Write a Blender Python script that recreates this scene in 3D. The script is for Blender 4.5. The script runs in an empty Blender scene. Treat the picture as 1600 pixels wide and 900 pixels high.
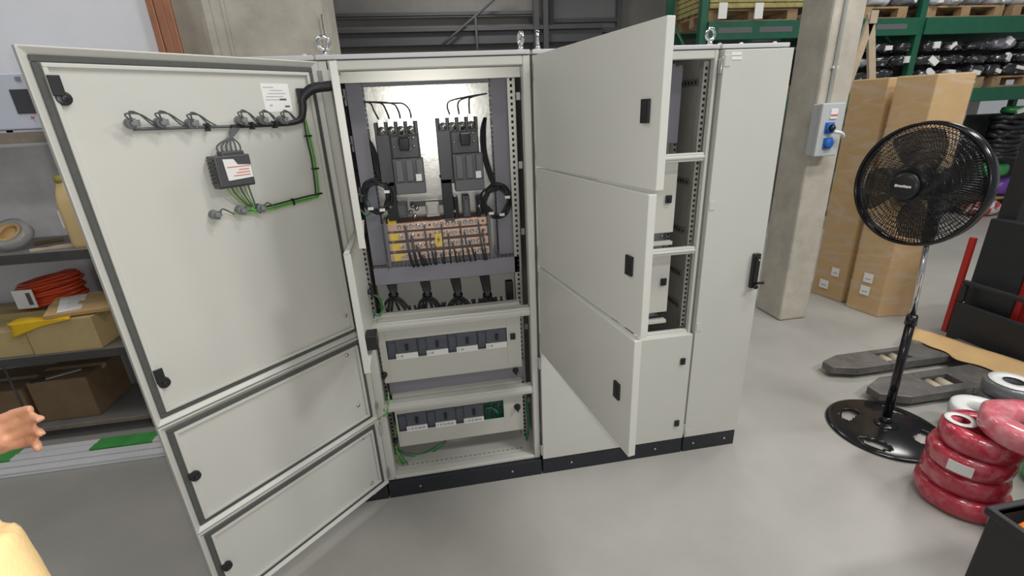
import bpy, math, random
from mathutils import Vector, Matrix, noise as mnoise

# ------------------------------------------------------------------ camera
S = bpy.context.scene
COL = S.collection
CAM = Vector((-0.4323, -2.0257, 1.874)); FPX = 731.4
def _basis(yaw, pitch, roll):
    y, p, r = (math.radians(a) for a in (yaw, pitch, roll))
    f = Vector((math.sin(y)*math.cos(p), math.cos(y)*math.cos(p), math.sin(p)))
    r0 = Vector((math.cos(y), -math.sin(y), 0)); u0 = r0.cross(f)
    return r0*math.cos(r)+u0*math.sin(r), -r0*math.sin(r)+u0*math.cos(r), f
RR, UU, FF = _basis(8.7754, -20.6735, -2.6299)
cd = bpy.data.cameras.new('camera'); cam = bpy.data.objects.new('camera', cd); COL.objects.link(cam)
cam.matrix_world = Matrix(((RR.x, UU.x, -FF.x, CAM.x), (RR.y, UU.y, -FF.y, CAM.y), (RR.z, UU.z, -FF.z, CAM.z), (0, 0, 0, 1)))
cd.sensor_fit = 'HORIZONTAL'; cd.sensor_width = 36; cd.lens = 36*FPX/1600; cd.clip_start = 0.02; cd.clip_end = 100
S.camera = cam
def at(u, v, x=None, y=None, z=None):
    """measured point of the photograph (1600x900) on a known wall / shelf / floor plane"""
    d = RR*((u-800)/FPX) - UU*((v-450)/FPX) + FF
    if x is not None: t = (x-CAM.x)/d.x
    elif y is not None: t = (y-CAM.y)/d.y
    else: t = (z-CAM.z)/d.z
    return CAM + d*t

# ------------------------------------------------------------------ world, lights, exposure
S.view_settings.view_transform = 'Standard'; S.view_settings.look = 'None'
S.view_settings.exposure = 0.0; S.view_settings.gamma = 1; S.view_settings.use_curve_mapping = False
w = bpy.data.worlds.new('world'); S.world = w; w.use_nodes = True
w.node_tree.nodes['Background'].inputs[0].default_value = (0.93, 0.97, 1.0, 1)
w.node_tree.nodes['Background'].inputs[1].default_value = 0.28
def area(name, loc, size, energy, rot=(0, 0, 0), color=(1, .985, .96)):
    l = bpy.data.lights.new(name, 'AREA'); l.shape = 'RECTANGLE'; l.size, l.size_y = size; l.energy = energy; l.color = color
    o = bpy.data.objects.new(name, l); COL.objects.link(o); o.location = loc; o.rotation_euler = rot; return o
for x, y, e in ((-3.4, -3.2, 8), (0.8, -3.6, 38), (3.8, -3.2, 150), (-3.2, -.3, 22), (1.9, -1.2, 85), (4.6, -.6, 75), (6.2, 2.2, 70), (-2.6, 0.3, 30), (.5, 7.0, 60), (2.6, 3.4, 45)):
    area('ceiling_lamp', (x, y, 5.2), (1.6, .5), e)
fl = bpy.data.lights.new('phone_flash', 'POINT'); fl.energy = 36; fl.shadow_soft_size = .012; fl.color = (1, .98, .94)
fo = bpy.data.objects.new('phone_flash', fl); COL.objects.link(fo); fo.location = CAM + RR*.03 + UU*.02 - FF*.01

# ------------------------------------------------------------------ materials
MATS = {}
def mat(name, col, rough=.5, metal=0., noise=0., nscale=8., bump=0., bscale=60., coat=0., trans=0., alpha=1., emit=None, ior=1.5, spots=None):
    if name in MATS: return MATS[name]
    m = bpy.data.materials.new(name); m.use_nodes = True; nt = m.node_tree; b = nt.nodes['Principled BSDF']
    c = (*col, 1) if len(col) == 3 else col
    b.inputs['Base Color'].default_value = c; b.inputs['Roughness'].default_value = rough; b.inputs['Metallic'].default_value = metal
    b.inputs['Coat Weight'].default_value = coat; b.inputs['Transmission Weight'].default_value = trans; b.inputs['Alpha'].default_value = alpha
    b.inputs['IOR'].default_value = ior
    tc = nt.nodes.new('ShaderNodeTexCoord')
    if noise > 0:
        n = nt.nodes.new('ShaderNodeTexNoise'); n.inputs['Scale'].default_value = nscale; n.inputs['Detail'].default_value = 6; n.inputs['Roughness'].default_value = .65
        nt.links.new(tc.outputs['Object'], n.inputs['Vector'])
        r = nt.nodes.new('ShaderNodeMapRange'); r.inputs['From Min'].default_value = .25; r.inputs['From Max'].default_value = .75
        r.inputs['To Min'].default_value = 1-noise; r.inputs['To Max'].default_value = 1+noise
        nt.links.new(n.outputs['Fac'], r.inputs['Value'])
        mx = nt.nodes.new('ShaderNodeMix'); mx.data_type = 'RGBA'; mx.blend_type = 'MULTIPLY'; mx.inputs['Factor'].default_value = 1
        mx.inputs['A'].default_value = c; nt.links.new(r.outputs['Result'], mx.inputs['B'])
        out = mx.outputs['Result']
        if spots:
            v = nt.nodes.new('ShaderNodeTexNoise'); v.inputs['Scale'].default_value = spots[1]; v.inputs['Detail'].default_value = 3
            nt.links.new(tc.outputs['Object'], v.inputs['Vector'])
            rp = nt.nodes.new('ShaderNodeValToRGB'); rp.color_ramp.elements[0].position = spots[2]; rp.color_ramp.elements[1].position = spots[2]+(spots[3] if len(spots) > 3 else .06)
            nt.links.new(v.outputs['Fac'], rp.inputs['Fac'])
            m2 = nt.nodes.new('ShaderNodeMix'); m2.data_type = 'RGBA'; nt.links.new(rp.outputs['Color'], m2.inputs['Factor'])
            nt.links.new(out, m2.inputs['A']); m2.inputs['B'].default_value = (*spots[0], 1); out = m2.outputs['Result']
        nt.links.new(out, b.inputs['Base Color'])
    if bump > 0:
        n2 = nt.nodes.new('ShaderNodeTexNoise'); n2.inputs['Scale'].default_value = bscale; n2.inputs['Detail'].default_value = 4
        nt.links.new(tc.outputs['Object'], n2.inputs['Vector'])
        bp = nt.nodes.new('ShaderNodeBump'); bp.inputs['Strength'].default_value = bump; bp.inputs['Distance'].default_value = .01
        nt.links.new(n2.outputs['Fac'], bp.inputs['Height']); nt.links.new(bp.outputs['Normal'], b.inputs['Normal'])
    if emit: b.inputs['Emission Color'].default_value = (*emit[0], 1); b.inputs['Emission Strength'].default_value = emit[1]
    MATS[name] = m; return m
CABW = mat('cabinet_paint', (.60, .60, .555), .36, noise=.03, nscale=3, bump=.02, bscale=500)
ROOFW = mat('roof_paint', (.58, .58, .60), .4, noise=.03)
PLATEW = mat('front_plate_paint', (.57, .56, .51), .4, noise=.02)
GASK = mat('gasket_rubber', (.085, .09, .085), .75, noise=.15, nscale=40)
BLK = mat('black_plastic', (.014, .014, .016), .38)
BLKG = mat('black_gloss', (.012, .012, .014), .16)
PLINTH = mat('plinth_paint', (.016, .018, .024), .5, noise=.15)
ZINC = mat('galvanised_sheet', (.62, .61, .565), .29, 1., noise=.10, nscale=14, bump=.05, bscale=35)
STEEL = mat('zinc_steel', (.62, .62, .62), .3, 1.)
CHROME = mat('chrome', (.75, .75, .75), .12, 1.)
DUCT = mat('grey_duct_plastic', (.26, .255, .295), .5, noise=.04)
MCCB = mat('breaker_grey', (.068, .070, .077), .42, noise=.06)
MCCBL = mat('breaker_cover_grey', (.115, .116, .128), .4, noise=.06)
BRK = mat('small_breaker_grey', (.085, .095, .118), .45, noise=.08, nscale=20)
COPPER = mat('copper', (.93, .60, .45), .34, 1., noise=.10, nscale=25)
COPPERD = mat('copper_bar', (.72, .34, .21), .38, 1., noise=.12, nscale=10)
YEL = mat('yellow_label', (.85, .60, .03), .5)
WHITE = mat('white_label', (.82, .82, .80), .55)
INK = mat('label_ink', (.10, .10, .11), .6)
REDINK = mat('red_ink', (.65, .16, .14), .6)
WIREB = mat('black_wire', (.016, .016, .018), .45)
WIREG = mat('grey_wire', (.10, .105, .11), .5)
WIREGR = mat('green_wire', (.20, .42, .07), .45, noise=.3, nscale=30)
WIREDG = mat('dark_green_wire', (.03, .19, .11), .45)
LAMPG = mat('grey_lamp_body', (.20, .215, .22), .5, noise=.1)
PCB = mat('green_circuit_board', (.012, .12, .07), .4, noise=.5, nscale=60)
DARKIN = mat('interior_dark_grey', (.13, .125, .115), .5, noise=.1)
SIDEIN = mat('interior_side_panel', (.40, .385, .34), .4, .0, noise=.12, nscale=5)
PERF = mat('perforated_zinc', (.60, .59, .54), .4, .8)
HOLE = mat('dark_hole', (.01, .01, .01), .8)
CLEAR = mat('clear_polycarbonate', (.75, .77, .78), .12, alpha=.05)
FLOORM = mat('concrete_floor', (.37, .36, .335), .42, noise=.13, nscale=1.3, bump=.03, bscale=30)
CONC = mat('column_concrete', (.50, .465, .395), .8, noise=.26, nscale=3.2, bump=.25, bscale=14)
CONCD = mat('dark_wall_concrete', (.30, .285, .27), .85, noise=.15, nscale=2)
WALLW = mat('white_wall_paint', (.78, .79, .83), .7, noise=.02)
CARD = mat('cardboard', (.56, .37, .17), .7, noise=.08, nscale=6)
CARDY = mat('pale_cardboard', (.50, .38, .18), .75, noise=.10, nscale=7)
CARDD = mat('brown_cardboard', (.20, .13, .07), .8, noise=.15)
FILM = mat('stretch_film', (.85, .84, .80), .16, alpha=.16, bump=.6, bscale=9)
_nt = FILM.node_tree; _b = _nt.nodes['Principled BSDF']; _tc = _nt.nodes.new('ShaderNodeTexCoord'); _mp = _nt.nodes.new('ShaderNodeMapping'); _mp.inputs['Scale'].default_value = (3, 3, 9); _mp.inputs['Rotation'].default_value = (.3, .2, 0)
_n = _nt.nodes.new('ShaderNodeTexNoise'); _n.inputs['Scale'].default_value = .9; _n.inputs['Detail'].default_value = 7; _n.inputs['Distortion'].default_value = 1.2
_r = _nt.nodes.new('ShaderNodeMapRange'); _r.inputs['From Min'].default_value = .46; _r.inputs['From Max'].default_value = .74; _r.inputs['To Min'].default_value = .04; _r.inputs['To Max'].default_value = .38  # whiter, more opaque streaks stand in for highlights on the film
_nt.links.new(_tc.outputs['Object'], _mp.inputs['Vector']); _nt.links.new(_mp.outputs['Vector'], _n.inputs['Vector']); _nt.links.new(_n.outputs['Fac'], _r.inputs['Value']); _nt.links.new(_r.outputs['Result'], _b.inputs['Alpha'])
WOOD = mat('pallet_wood', (.36, .24, .13), .75, noise=.2, nscale=12)
WOODP = mat('pale_wood', (.47, .39, .28), .7, noise=.15, nscale=10)
BOARDY = mat('yellowish_board', (.36, .31, .12), .75, noise=.35, nscale=14)
RACKG = mat('rack_green', (.012, .105, .058), .45, noise=.12)
FORK = mat('fork_dark_steel', (.15, .145, .138), .4, .35, noise=.35, nscale=7, spots=((.22, .21, .20), 22, .62))
TRUCKB = mat('truck_black', (.018, .019, .022), .5, noise=.15)
TRUCKR = mat('truck_red', (.42, .022, .018), .4, noise=.08)
REDC = mat('red_cable', (.46, .028, .055), .3, noise=.28, nscale=12, coat=.7, bump=.5, bscale=26, spots=((.62, .22, .26), 17, .48, .35))
PINKC = mat('pink_wrapped_cable', (.60, .13, .17), .28, noise=.22, nscale=10, coat=.8, bump=.5, bscale=26, spots=((.70, .36, .38), 15, .45, .35))
GREYC = mat('grey_cable', (.13, .135, .145), .35, noise=.15, coat=.5)
WHITEP = mat('white_plastic', (.74, .75, .74), .4)
GREENF = mat('green_film', (.08, .40, .10), .4, noise=.25, nscale=15)
ALU = mat('aluminium', (.84, .85, .88), .3, .1, noise=.06, nscale=4)
SHELFM = mat('shelf_steel', (.26, .255, .25), .5, .5, noise=.25, nscale=5)
SHELFE = mat('shelf_edge', (.06, .058, .058), .5, noise=.3, nscale=9)
DEVW = mat('instrument_case', (.60, .64, .73), .45)
SCREEN = mat('dark_screen', (.06, .06, .07), .25)
JUG = mat('jug_plastic', (.68, .50, .24), .35, noise=.06)
ORANGE = mat('orange_tube', (.62, .075, .02), .35, noise=.12)
YBAG = mat('yellow_bag', (.80, .50, .01), .4, noise=.08)
SOCKG = mat('socket_box_grey', (.50, .53, .53), .5)
BLUE = mat('socket_blue', (.02, .13, .50), .4)
SKIN = mat('skin', (.62, .32, .20), .5, noise=.08)
SHIRT = mat('yellow_shirt', (.80, .57, .27), .85, noise=.04, bump=.1, bscale=200)
JEANS = mat('blue_trousers', (.05, .07, .12), .85, noise=.1)
HAIR = mat('dark_hair', (.02, .015, .012), .6)
BIN = mat('black_bin_plastic', (.016, .016, .017), .5)
ORP = mat('orange_plastic', (.85, .22, .02), .4)
BAGB = mat('black_wrapped_bag', (.025, .025, .03), .22, noise=.6, nscale=14, bump=.7, bscale=16, coat=.6, spots=((.45, .45, .50), 24, .60))
BAGS = mat('silver_wrapped_bag', (.20, .20, .24), .25, noise=.5, nscale=12, bump=.7, bscale=16, coat=.6, spots=((.60, .60, .65), 20, .58))
BAGW = mat('white_wrapped_bag', (.62, .64, .70), .3, noise=.25, nscale=9, bump=.6, bscale=16, coat=.4)
BAGP = mat('purple_bag', (.17, .06, .36), .35, noise=.3, nscale=9, bump=.6, bscale=14)
BAGR = mat('red_bag', (.50, .05, .06), .35, noise=.4, nscale=12, bump=.6, bscale=14, spots=((.75, .70, .70), 9, .52))
BAGG = mat('green_bag', (.05, .34, .09), .35, noise=.3, nscale=9, bump=.6, bscale=14)
COILB = mat('black_coil', (.014, .015, .017), .4, bump=.8, bscale=40)
GLASSD = mat('dim_window_glass', (.16, .16, .165), .3)
BEAMD = mat('dark_steel_beam', (.12, .122, .13), .6)

# ------------------------------------------------------------------ mesh builder
class MB:
    def __init__(s): s.v = []; s.f = []; s.m = []; s.sm = []
    def add(s, vs, fs, mi=0, smooth=False):
        k = len(s.v); s.v += [tuple(p) for p in vs]
        for f in fs: s.f.append([i+k for i in f]); s.m.append(mi); s.sm.append(smooth)
        return s
    def box(s, x0, x1, y0, y1, z0, z1, mi=0, M=None):
        vs = [Vector((x, y, z)) for z in (z0, z1) for y in (y0, y1) for x in (x0, x1)]
        if M: vs = [M @ p for p in vs]
        return s.add(vs, [(0, 2, 3, 1), (4, 5, 7, 6), (0, 1, 5, 4), (2, 6, 7, 3), (0, 4, 6, 2), (1, 3, 7, 5)], mi)
    def prism(s, poly, h0, h1, axis='z', mi=0, M=None):
        def P(a, b, c): return Vector({'z': (a, b, c), 'y': (a, c, b), 'x': (c, a, b)}[axis])
        n = len(poly); vs = [P(a, b, h0) for a, b in poly]+[P(a, b, h1) for a, b in poly]
        if M: vs = [M @ p for p in vs]
        return s.add(vs, [list(range(n))[::-1], list(range(n, 2*n))]+[[i, (i+1) % n, n+(i+1) % n, n+i] for i in range(n)], mi)
    def lathe(s, prof, seg=24, M=None, mi=0, smooth=True, closed=False):
        """profile (r, z) revolved about z; closed = ring profile"""
        n = len(prof); vs = []
        for k in range(seg):
            a = 2*math.pi*k/seg
            vs += [Vector((r*math.cos(a), r*math.sin(a), z)) for r, z in prof]
        if M: vs = [M @ p for p in vs]
        fs = []
        for k in range(seg):
            k2 = (k+1) % seg
            for i in range(n if closed else n-1):
                j = (i+1) % n; fs.append((k*n+i, k2*n+i, k2*n+j, k*n+j))
        if not closed:
            if prof[0][0] > 1e-6: fs.append([k*n for k in range(seg)][::-1])
            if prof[-1][0] > 1e-6: fs.append([k*n+n-1 for k in range(seg)])
        return s.add(vs, fs, mi, smooth)
    def cyl(s, p0, p1, r, r1=None, seg=16, mi=0, smooth=True):
        p0, p1 = Vector(p0), Vector(p1); d = p1-p0; r1 = r if r1 is None else r1
        M = Matrix.Translation(p0) @ d.to_track_quat('Z', 'Y').to_matrix().to_4x4()
        return s.lathe([(r, 0), (r1, d.length)], seg, M, mi, smooth)
    def tube(s, pts, r, seg=8, mi=0, sub=4, closed=False):
        pts = [Vector(p) for p in pts]
        rs = r if isinstance(r, (list, tuple)) else [r]*len(pts)
        if sub > 1 and len(pts) > 2:
            q = []; qr = []; n = len(pts); rng = n if closed else n-1
            for i in range(rng):
                g = (lambda k: pts[k % n]) if closed else (lambda k: pts[max(0, min(n-1, k))])
                a, b, c, d = g(i-1), g(i), g(i+1), g(i+2)
                for t in range(sub):
                    u = t/sub
                    q.append(.5*((2*b)+(c-a)*u+(2*a-5*b+4*c-d)*u*u+(3*b-a-3*c+d)*u**3)); qr.append(rs[i]*(1-u)+rs[(i+1) % n]*u)
            if not closed: q.append(pts[-1]); qr.append(rs[-1])
            pts, rs = q, qr
        n = len(pts); vs = []; ref = None
        for i in range(n):
            t = (pts[(i+1) % n]-pts[i-1]) if closed else (pts[min(i+1, n-1)]-pts[max(i-1, 0)])
            if t.length < 1e-9: t = Vector((0, 0, 1))
            t.normalize()
            if ref is None: ref = t.orthogonal().normalized()
            ref = (ref-t*ref.dot(t)); ref = ref.normalized() if ref.length > 1e-6 else t.orthogonal().normalized()
            b = t.cross(ref)
            vs += [pts[i]+(ref*math.cos(2*math.pi*k/seg)+b*math.sin(2*math.pi*k/seg))*rs[i] for k in range(seg)]
        fs = []
        for i in range(n if closed else n-1):
            j = (i+1) % n
            for k in range(seg): fs.append((i*seg+k, i*seg+(k+1) % seg, j*seg+(k+1) % seg, j*seg+k))
        if not closed: fs += [list(range(seg))[::-1], list(range((n-1)*seg, n*seg))]
        return s.add(vs, fs, mi, True)
    def ball(s, c, r, seg=14, rings=9, mi=0, M=None):
        c = Vector(c); rx, ry, rz = r if isinstance(r, (tuple, list)) else (r, r, r); vs = [Vector((0, 0, -rz))]
        for i in range(1, rings):
            a = -math.pi/2+math.pi*i/rings
            vs += [Vector((rx*math.cos(a)*math.cos(2*math.pi*k/seg), ry*math.cos(a)*math.sin(2*math.pi*k/seg), rz*math.sin(a))) for k in range(seg)]
        vs.append(Vector((0, 0, rz))); fs = [(0, 1+(k+1) % seg, 1+k) for k in range(seg)]
        for i in range(rings-2):
            for k in range(seg): a = 1+i*seg; fs.append((a+k, a+(k+1) % seg, a+seg+(k+1) % seg, a+seg+k))
        L = len(vs)-1; a = 1+(rings-2)*seg; fs += [(a+k, a+(k+1) % seg, L) for k in range(seg)]
        if M: vs = [M @ p for p in vs]
        return s.add([p+c for p in vs], fs, mi, True)
    def ring(s, x0, x1, z0, z1, wd, y0, y1, mi=0):
        """rectangular picture-frame ring in the xz plane"""
        s.box(x0, x1, y0, y1, z0, z0+wd, mi); s.box(x0, x1, y0, y1, z1-wd, z1, mi)
        s.box(x0, x0+wd, y0, y1, z0+wd, z1-wd, mi); return s.box(x1-wd, x1, y0, y1, z0+wd, z1-wd, mi)
    def build(s, name, mats, parent=None, bevel=0, loc=None, rz=None, label=None, seg=2):
        me = bpy.data.meshes.new(name); me.from_pydata(s.v, [], s.f)
        if not isinstance(mats, (list, tuple)): mats = [mats]
        for m in mats: me.materials.append(m)
        me.polygons.foreach_set('material_index', s.m); me.polygons.foreach_set('use_smooth', s.sm); me.update()
        o = bpy.data.objects.new(name, me); COL.objects.link(o)
        if parent: o.parent = parent
        if loc is not None: o.location = loc
        if rz is not None: o.rotation_euler = (0, 0, rz)
        if bevel:
            b = o.modifiers.new('Bevel', 'BEVEL'); b.width = bevel; b.segments = seg; b.limit_method = 'ANGLE'; b.angle_limit = math.radians(50)
        if label: o['label'] = label
        return o
def tag(o, label, cat, group=None, kind=None):
    o['label'] = label; o['category'] = cat
    if group: o['group'] = group
    if kind: o['kind'] = kind
    return o
def thing(name, loc, label, cat, group=None, rz=0):
    o = bpy.data.objects.new(name, None); o.empty_display_size = .1; COL.objects.link(o); o.location = loc; o.rotation_euler = (0, 0, rz)
    return tag(o, label, cat, group)
def struct(o, label, cat='structure'):
    o['kind'] = 'structure'; o['label'] = label; o['category'] = cat; return o
def copy_tree(o, parent=None):
    c = o.copy(); COL.objects.link(c)
    if parent: c.parent = parent
    for ch in list(o.children): copy_tree(ch, c)
    return c

# ------------------------------------------------------------------ the setting
m = MB(); m.box(-9, 14, -7, 11, -.1, 0)
struct(m.build('floor', FLOORM), 'grey polished concrete floor of the workshop', 'floor')
m = MB()
for a, b in (((1.1, -2.2), (2.5, -.78)),):
    pass
m.box(-9, -1.985, 1.46, 1.62, 0, 5.4)
struct(m.build('wall_left', WALLW), 'white painted wall behind the steel shelving', 'wall')
m = MB(); m.box(-9, 14, 9, 9.2, 0, 5.4); m.box(-.2, 14, 8.93, 9, 2.6, 2.9)
struct(m.build('wall_back', CONCD), 'dark grey far wall above the cabinets', 'wall')
m = MB(); m.box(-9, 14, -7, 11, 5.4, 5.6)
struct(m.build('ceiling', CONCD), 'grey concrete ceiling', 'ceiling')
# mezzanine edge beams and window on the far wall
m = MB(); m.box(-3, 3.4, 8.7, 8.92, 3.20, 3.46); m.box(-3, 3.4, 8.62, 8.92, 3.43, 3.50); m.box(-3, 2.0, 8.8, 8.92, 3.74, 3.80)
struct(m.build('trim_1', BEAMD), 'dark steel beam across the far wall', 'beam')
m = MB()
for x in (1.92, 2.12): m.box(x, x+.1, 8.6, 8.75, 2.4, 5.4)
struct(m.build('trim_2', BEAMD), 'dark vertical steel ducts on the far wall', 'duct')
wd = MB(); wd.ring(2.3, 3.9, 3.38, 4.2, .1, 8.85, 8.99); wd.box(2.3, 3.9, 8.87, 8.99, 3.58, 3.66)
wf = wd.build('window_1', BEAMD); struct(wf, 'dim dark-framed window high on the far wall', 'window')
g = MB(); g.box(2.4, 3.8, 8.93, 8.97, 3.48, 4.1); g.build('pane', GLASSD, wf)
m = MB(); m.tube([(1.35, 8.6, 4.15), (.75, 8.6, 3.7), (.0, 8.6, 3.17)], .025, sub=2); m.cyl((.72, 8.6, 3.7), (.72, 8.6, 2.6), .022)
tag(m.build('hanging_cable', BEAMD), 'thin dark cable sagging diagonally in front of the far wall', 'cable')
# concrete columns
m = MB()
m.prism([(-1.70, 1.42), (-1.66, 1.37), (-1.03, 1.37), (-1.0, 1.40), (-1.0, 1.9), (-1.12, 2.7), (-1.70, 2.7)], 0, 5.4)
m.box(-2.0, -1.70, 1.5, 2.7, 0, 5.4); m.box(-1.66, -1.62, 1.362, 1.372, 0, 5.4); m.box(-1.56, -1.54, 1.364, 1.372, 0, 5.4)
struct(m.build('wall_center', CONC, bevel=.012), 'wide raw concrete pier behind the left cabinet', 'pier')
m = MB(); m.box(2.515, 2.785, 1.37, 1.70, 0, 5.4)
struct(m.build('wall_right', CONC, bevel=.02), 'raw concrete column beside the narrow cabinet', 'column')
m = MB(); m.cyl((-1.0, 1.352, .0), (-1.0, 1.352, 2.47), .006)
tag(m.build('thin_conduit', STEEL), 'thin grey rod standing against the corner of the wide concrete pier', 'rod')
# copper bars against the pier
cb = []
for i, (x0, x1, y) in enumerate(((-1.972, -1.936, 1.40), (-1.929, -1.890, 1.412), (-1.884, -1.842, 1.40))):
    m = MB(); m.box(x0, x1, y, y+.02, 0, 3.6)
    cb.append(tag(m.build('copper_bar', COPPERD, bevel=.003), ['long copper busbar standing nearest the white wall', 'long copper busbar standing between two others beside the pier', 'long copper busbar standing nearest the concrete pier'][i], 'copper bar', 'copper bars standing beside the pier'))

# ------------------------------------------------------------------ switchgear cabinets
XL, XB, XC, H, PH, ZF, DEP = -.8222, .8187, 1.146, 2.1, .097, 2.08, .60
SEAM_A = [ZF, .958, .495, PH]; SEAM_B = [ZF, 1.6473, 1.2017, .7553, PH]
def shell(t, x0, x1, rails, pr=.034, fd=.05):
    """frame, roof, side sheets, back sheet, base pan, plinth of one bay"""
    m = MB(); p = .034
    m.box(x0+.004, x0+p+.012, 0, fd, PH, ZF); m.box(x1-pr, x1-.004, 0, fd, PH, ZF)
    m.box(x0+p, x1-pr, 0, fd, 2.046, ZF); m.box(x0+p, x1-pr, 0, fd, PH, .116)
    for (a, b) in rails:
        m.box(x0+p, x1-pr, .006, fd, a, b); m.box(x0+p, x1-pr, 0, .012, a+.012, b-.012)
    m.build('frame', CABW, t, bevel=.004)
    m = MB(); m.box(x0+.003, x1-.003, -.004, DEP, ZF+.003, H); m.build('roof', ROOFW, t, bevel=.003)
    m = MB(); m.box(x0+.002, x0+.006, .05, DEP, PH, ZF); m.build('side_panel', SIDEIN, t)
    m = MB(); m.box(x1-.006, x1-.002, .05, DEP, PH, ZF); m.build('side_panel', SIDEIN, t)
    m = MB(); m.box(x0+.006, x1-.006, DEP-.006, DEP, PH, ZF); m.build('back_panel', SIDEIN, t)
    m = MB(); m.box(x0+.006, x1-.006, .05, DEP-.006, PH, PH+.012); m.build('base_pan', CABW, t)
    m = MB(); m.box(x0+.002, x1-.002, -.02, .02, 0, PH-.002); m.box(x0+.002, x0+.03, .02, DEP, 0, PH-.002); m.box(x1-.03, x1-.002, .02, DEP, 0, PH-.002)
    pl = m.build('plinth', PLINTH, t, bevel=.002)
    for x in (x0+(x1-x0)*.2, x0+(x1-x0)*.8):
        b = MB(); b.cyl((x, -.02, .05), (x, -.024, .05), .006); b.build('bolt', STEEL, pl)
def eyebolt(t, x, rot):
    m = MB(); R = Matrix.Translation((x, .03, H+.042)) @ Matrix.Rotation(rot, 4, 'Z') @ Matrix.Rotation(math.pi/2, 4, 'X')
    m.lathe([(.022+.007*math.cos(a*math.pi/4), .007*math.sin(a*math.pi/4)) for a in range(8)], 24, R, closed=True)
    m.cyl((x, .03, H), (x, .03, H+.016), .013, .009)
    m.build('lifting_eye', CHROME, t, label='galvanised ring screwed into the roof')
def perf_post(t, x0, x1, y, z0, z1):
    m = MB(); m.box(x0, x1, y, y+.03, z0, z1); n = int((z1-z0)/.025)
    for i in range(n):
        z = z0+.012+i*.025; m.box((x0+x1)/2-.005, (x0+x1)/2+.005, y-.0012, y+.001, z-.006, z+.006, 1)
    return m.build('perforated_post', [PERF, HOLE], t)
def crossbars(t, x0, x1, zs, y0=.2, y1=.57):
    for z in zs:
        m = MB(); m.box(x0, x1, y0, y1, z, z+.032); n = int((y1-y0)/.03)
        for sx in (x0-.0008, x1-.0004):
            for i in range(n): m.box(sx, sx+.0012, y0+.012+i*.03, y0+.024+i*.03, z+.010, z+.022, 1)
        m.build('side_rail', [PERF, HOLE], t)
def door(t, hx, hy, ang, W, z0, z1, front, name='door', lock_at=None, g=.003, lock_sub='square_lock'):
    """hinged on its left edge; local x along the width, local y = front (0) .. inner face (.02)"""
    z0 += g; z1 -= g; m = MB(); y0, y1 = (front, front+.020)
    o4 = [(0, z0), (W, z0), (W, z1), (0, z1)]; e = .0205; i4 = [(e, z0+e), (W-e, z0+e), (W-e, z1-e), (e, z1-e)]; l4 = [(.004, z0+.004), (W-.004, z0+.004), (W-.004, z1-.004), (.004, z1-.004)]
    vs = [Vector((a, y0, b)) for a, b in o4]+[Vector((a, y1+.006, b)) for a, b in o4]+[Vector((a, y1+.006, b)) for a, b in l4]+[Vector((a, y0+.0122, b)) for a, b in i4]
    m.add(vs, [(r*4+k, r*4+(k+1) % 4, r*4+4+(k+1) % 4, r*4+4+k) for r in range(3) for k in range(4)]+[(3, 2, 1, 0), (12, 13, 14, 15)])
    d = m.build(name, CABW, t, loc=(hx, hy, 0), rz=-math.radians(ang), bevel=.002)
    m = MB(); m.ring(.020, W-.020, z0+.020, z1-.020, .017, y0+.0121, y1-.001); m.build('gasket', GASK, d, bevel=.003)
    m = MB(); m.ring(.038, W-.038, z0+.038, z1-.038, .011, y0+.0121, y1+.004); m.build('stiffening_lip', CABW, d, bevel=.002)
    if lock_at:
        for (lx, lz, sx, sz) in lock_at:
            m = MB(); m.box(lx-sx/2, lx+sx/2, y0-.008, y0+.0005, lz-sz/2, lz+sz/2)
            m.box(lx-sx*.28, lx+sx*.28, y0-.0095, y0-.0079, lz-sz*.3, lz+sz*.3)
            m.build(lock_sub, BLK, d, bevel=.0025)
    for z in (z0+.06, z1-.06):
        m = MB(); m.box(-.012, .006, y0+.004, y0+.03, z-.03, z+.03); m.cyl((-.006, y0+.004, z-.032), (-.006, y0+.004, z+.032), .006)
        m.build('hinge', STEEL, d, bevel=.001)
    return d

# ---- cabinet A: wide bay whose three doors stand open to the left
A = thing('switchgear_cabinet', (XL+.41, .3, 0), 'open grey cabinet with copper busbars and breakers inside, three doors swung left', 'electrical cabinet', 'joined grey switchgear cabinets')
def P0(o):  # give child world coordinates although the parent Empty sits elsewhere
    pass
class Off(object): pass
def fix_children(t):
    for c in t.children: c.location = Vector(c.location)-Vector(t.location)
shell(A, XL, -.002, [(.947, .990), (.506, .552)])
for x, r in ((XL+.035, 0.45), (-.035, 1.75)): eyebolt(A, x, r)
# interior: mounting plate, ducts, posts
YP = .30
m = MB(); m.box(-.745, -.075, YP, YP+.004, 1.13, 2.05); m.build('mounting_plate', ZINC, A)
m = MB(); m.box(-.775, -.045, YP+.05, YP+.054, .90, 1.16); m.build('rear_plate', PLATEW, A)
def duct_v(t, x0, x1, z0, z1, yf, yb):
    m = MB(); m.box(x0, x1, yf, yf+.006, z0, z1)
    n = int((z1-z0)/.020)
    for i in range(n):
        z = z0+.004+i*.020
        m.box(x0+.001, x0+.004, yf+.006, yb, z, z+.011); m.box(x1-.004, x1-.001, yf+.006, yb, z, z+.011)
    m.box(x0+.001, x1-.001, yb-.004, yb, z0, z1)
    return m.build('cable_duct', DUCT, t)
def duct_h(t, x0, x1, z0, z1, yf, yb):
    m = MB(); m.box(x0, x1, yf, yf+.006, z0, z1); n = int((x1-x0)/.02)
    for i in range(n):
        x = x0+.004+i*.02
        m.box(x, x+.011, yf+.006, yb, z0+.001, z0+.004); m.box(x, x+.011, yf+.006, yb, z1-.004, z1-.001)
    m.box(x0, x1, yb-.004, yb, z0+.001, z1-.001)
    return m.build('cable_duct', DUCT, t)
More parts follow.
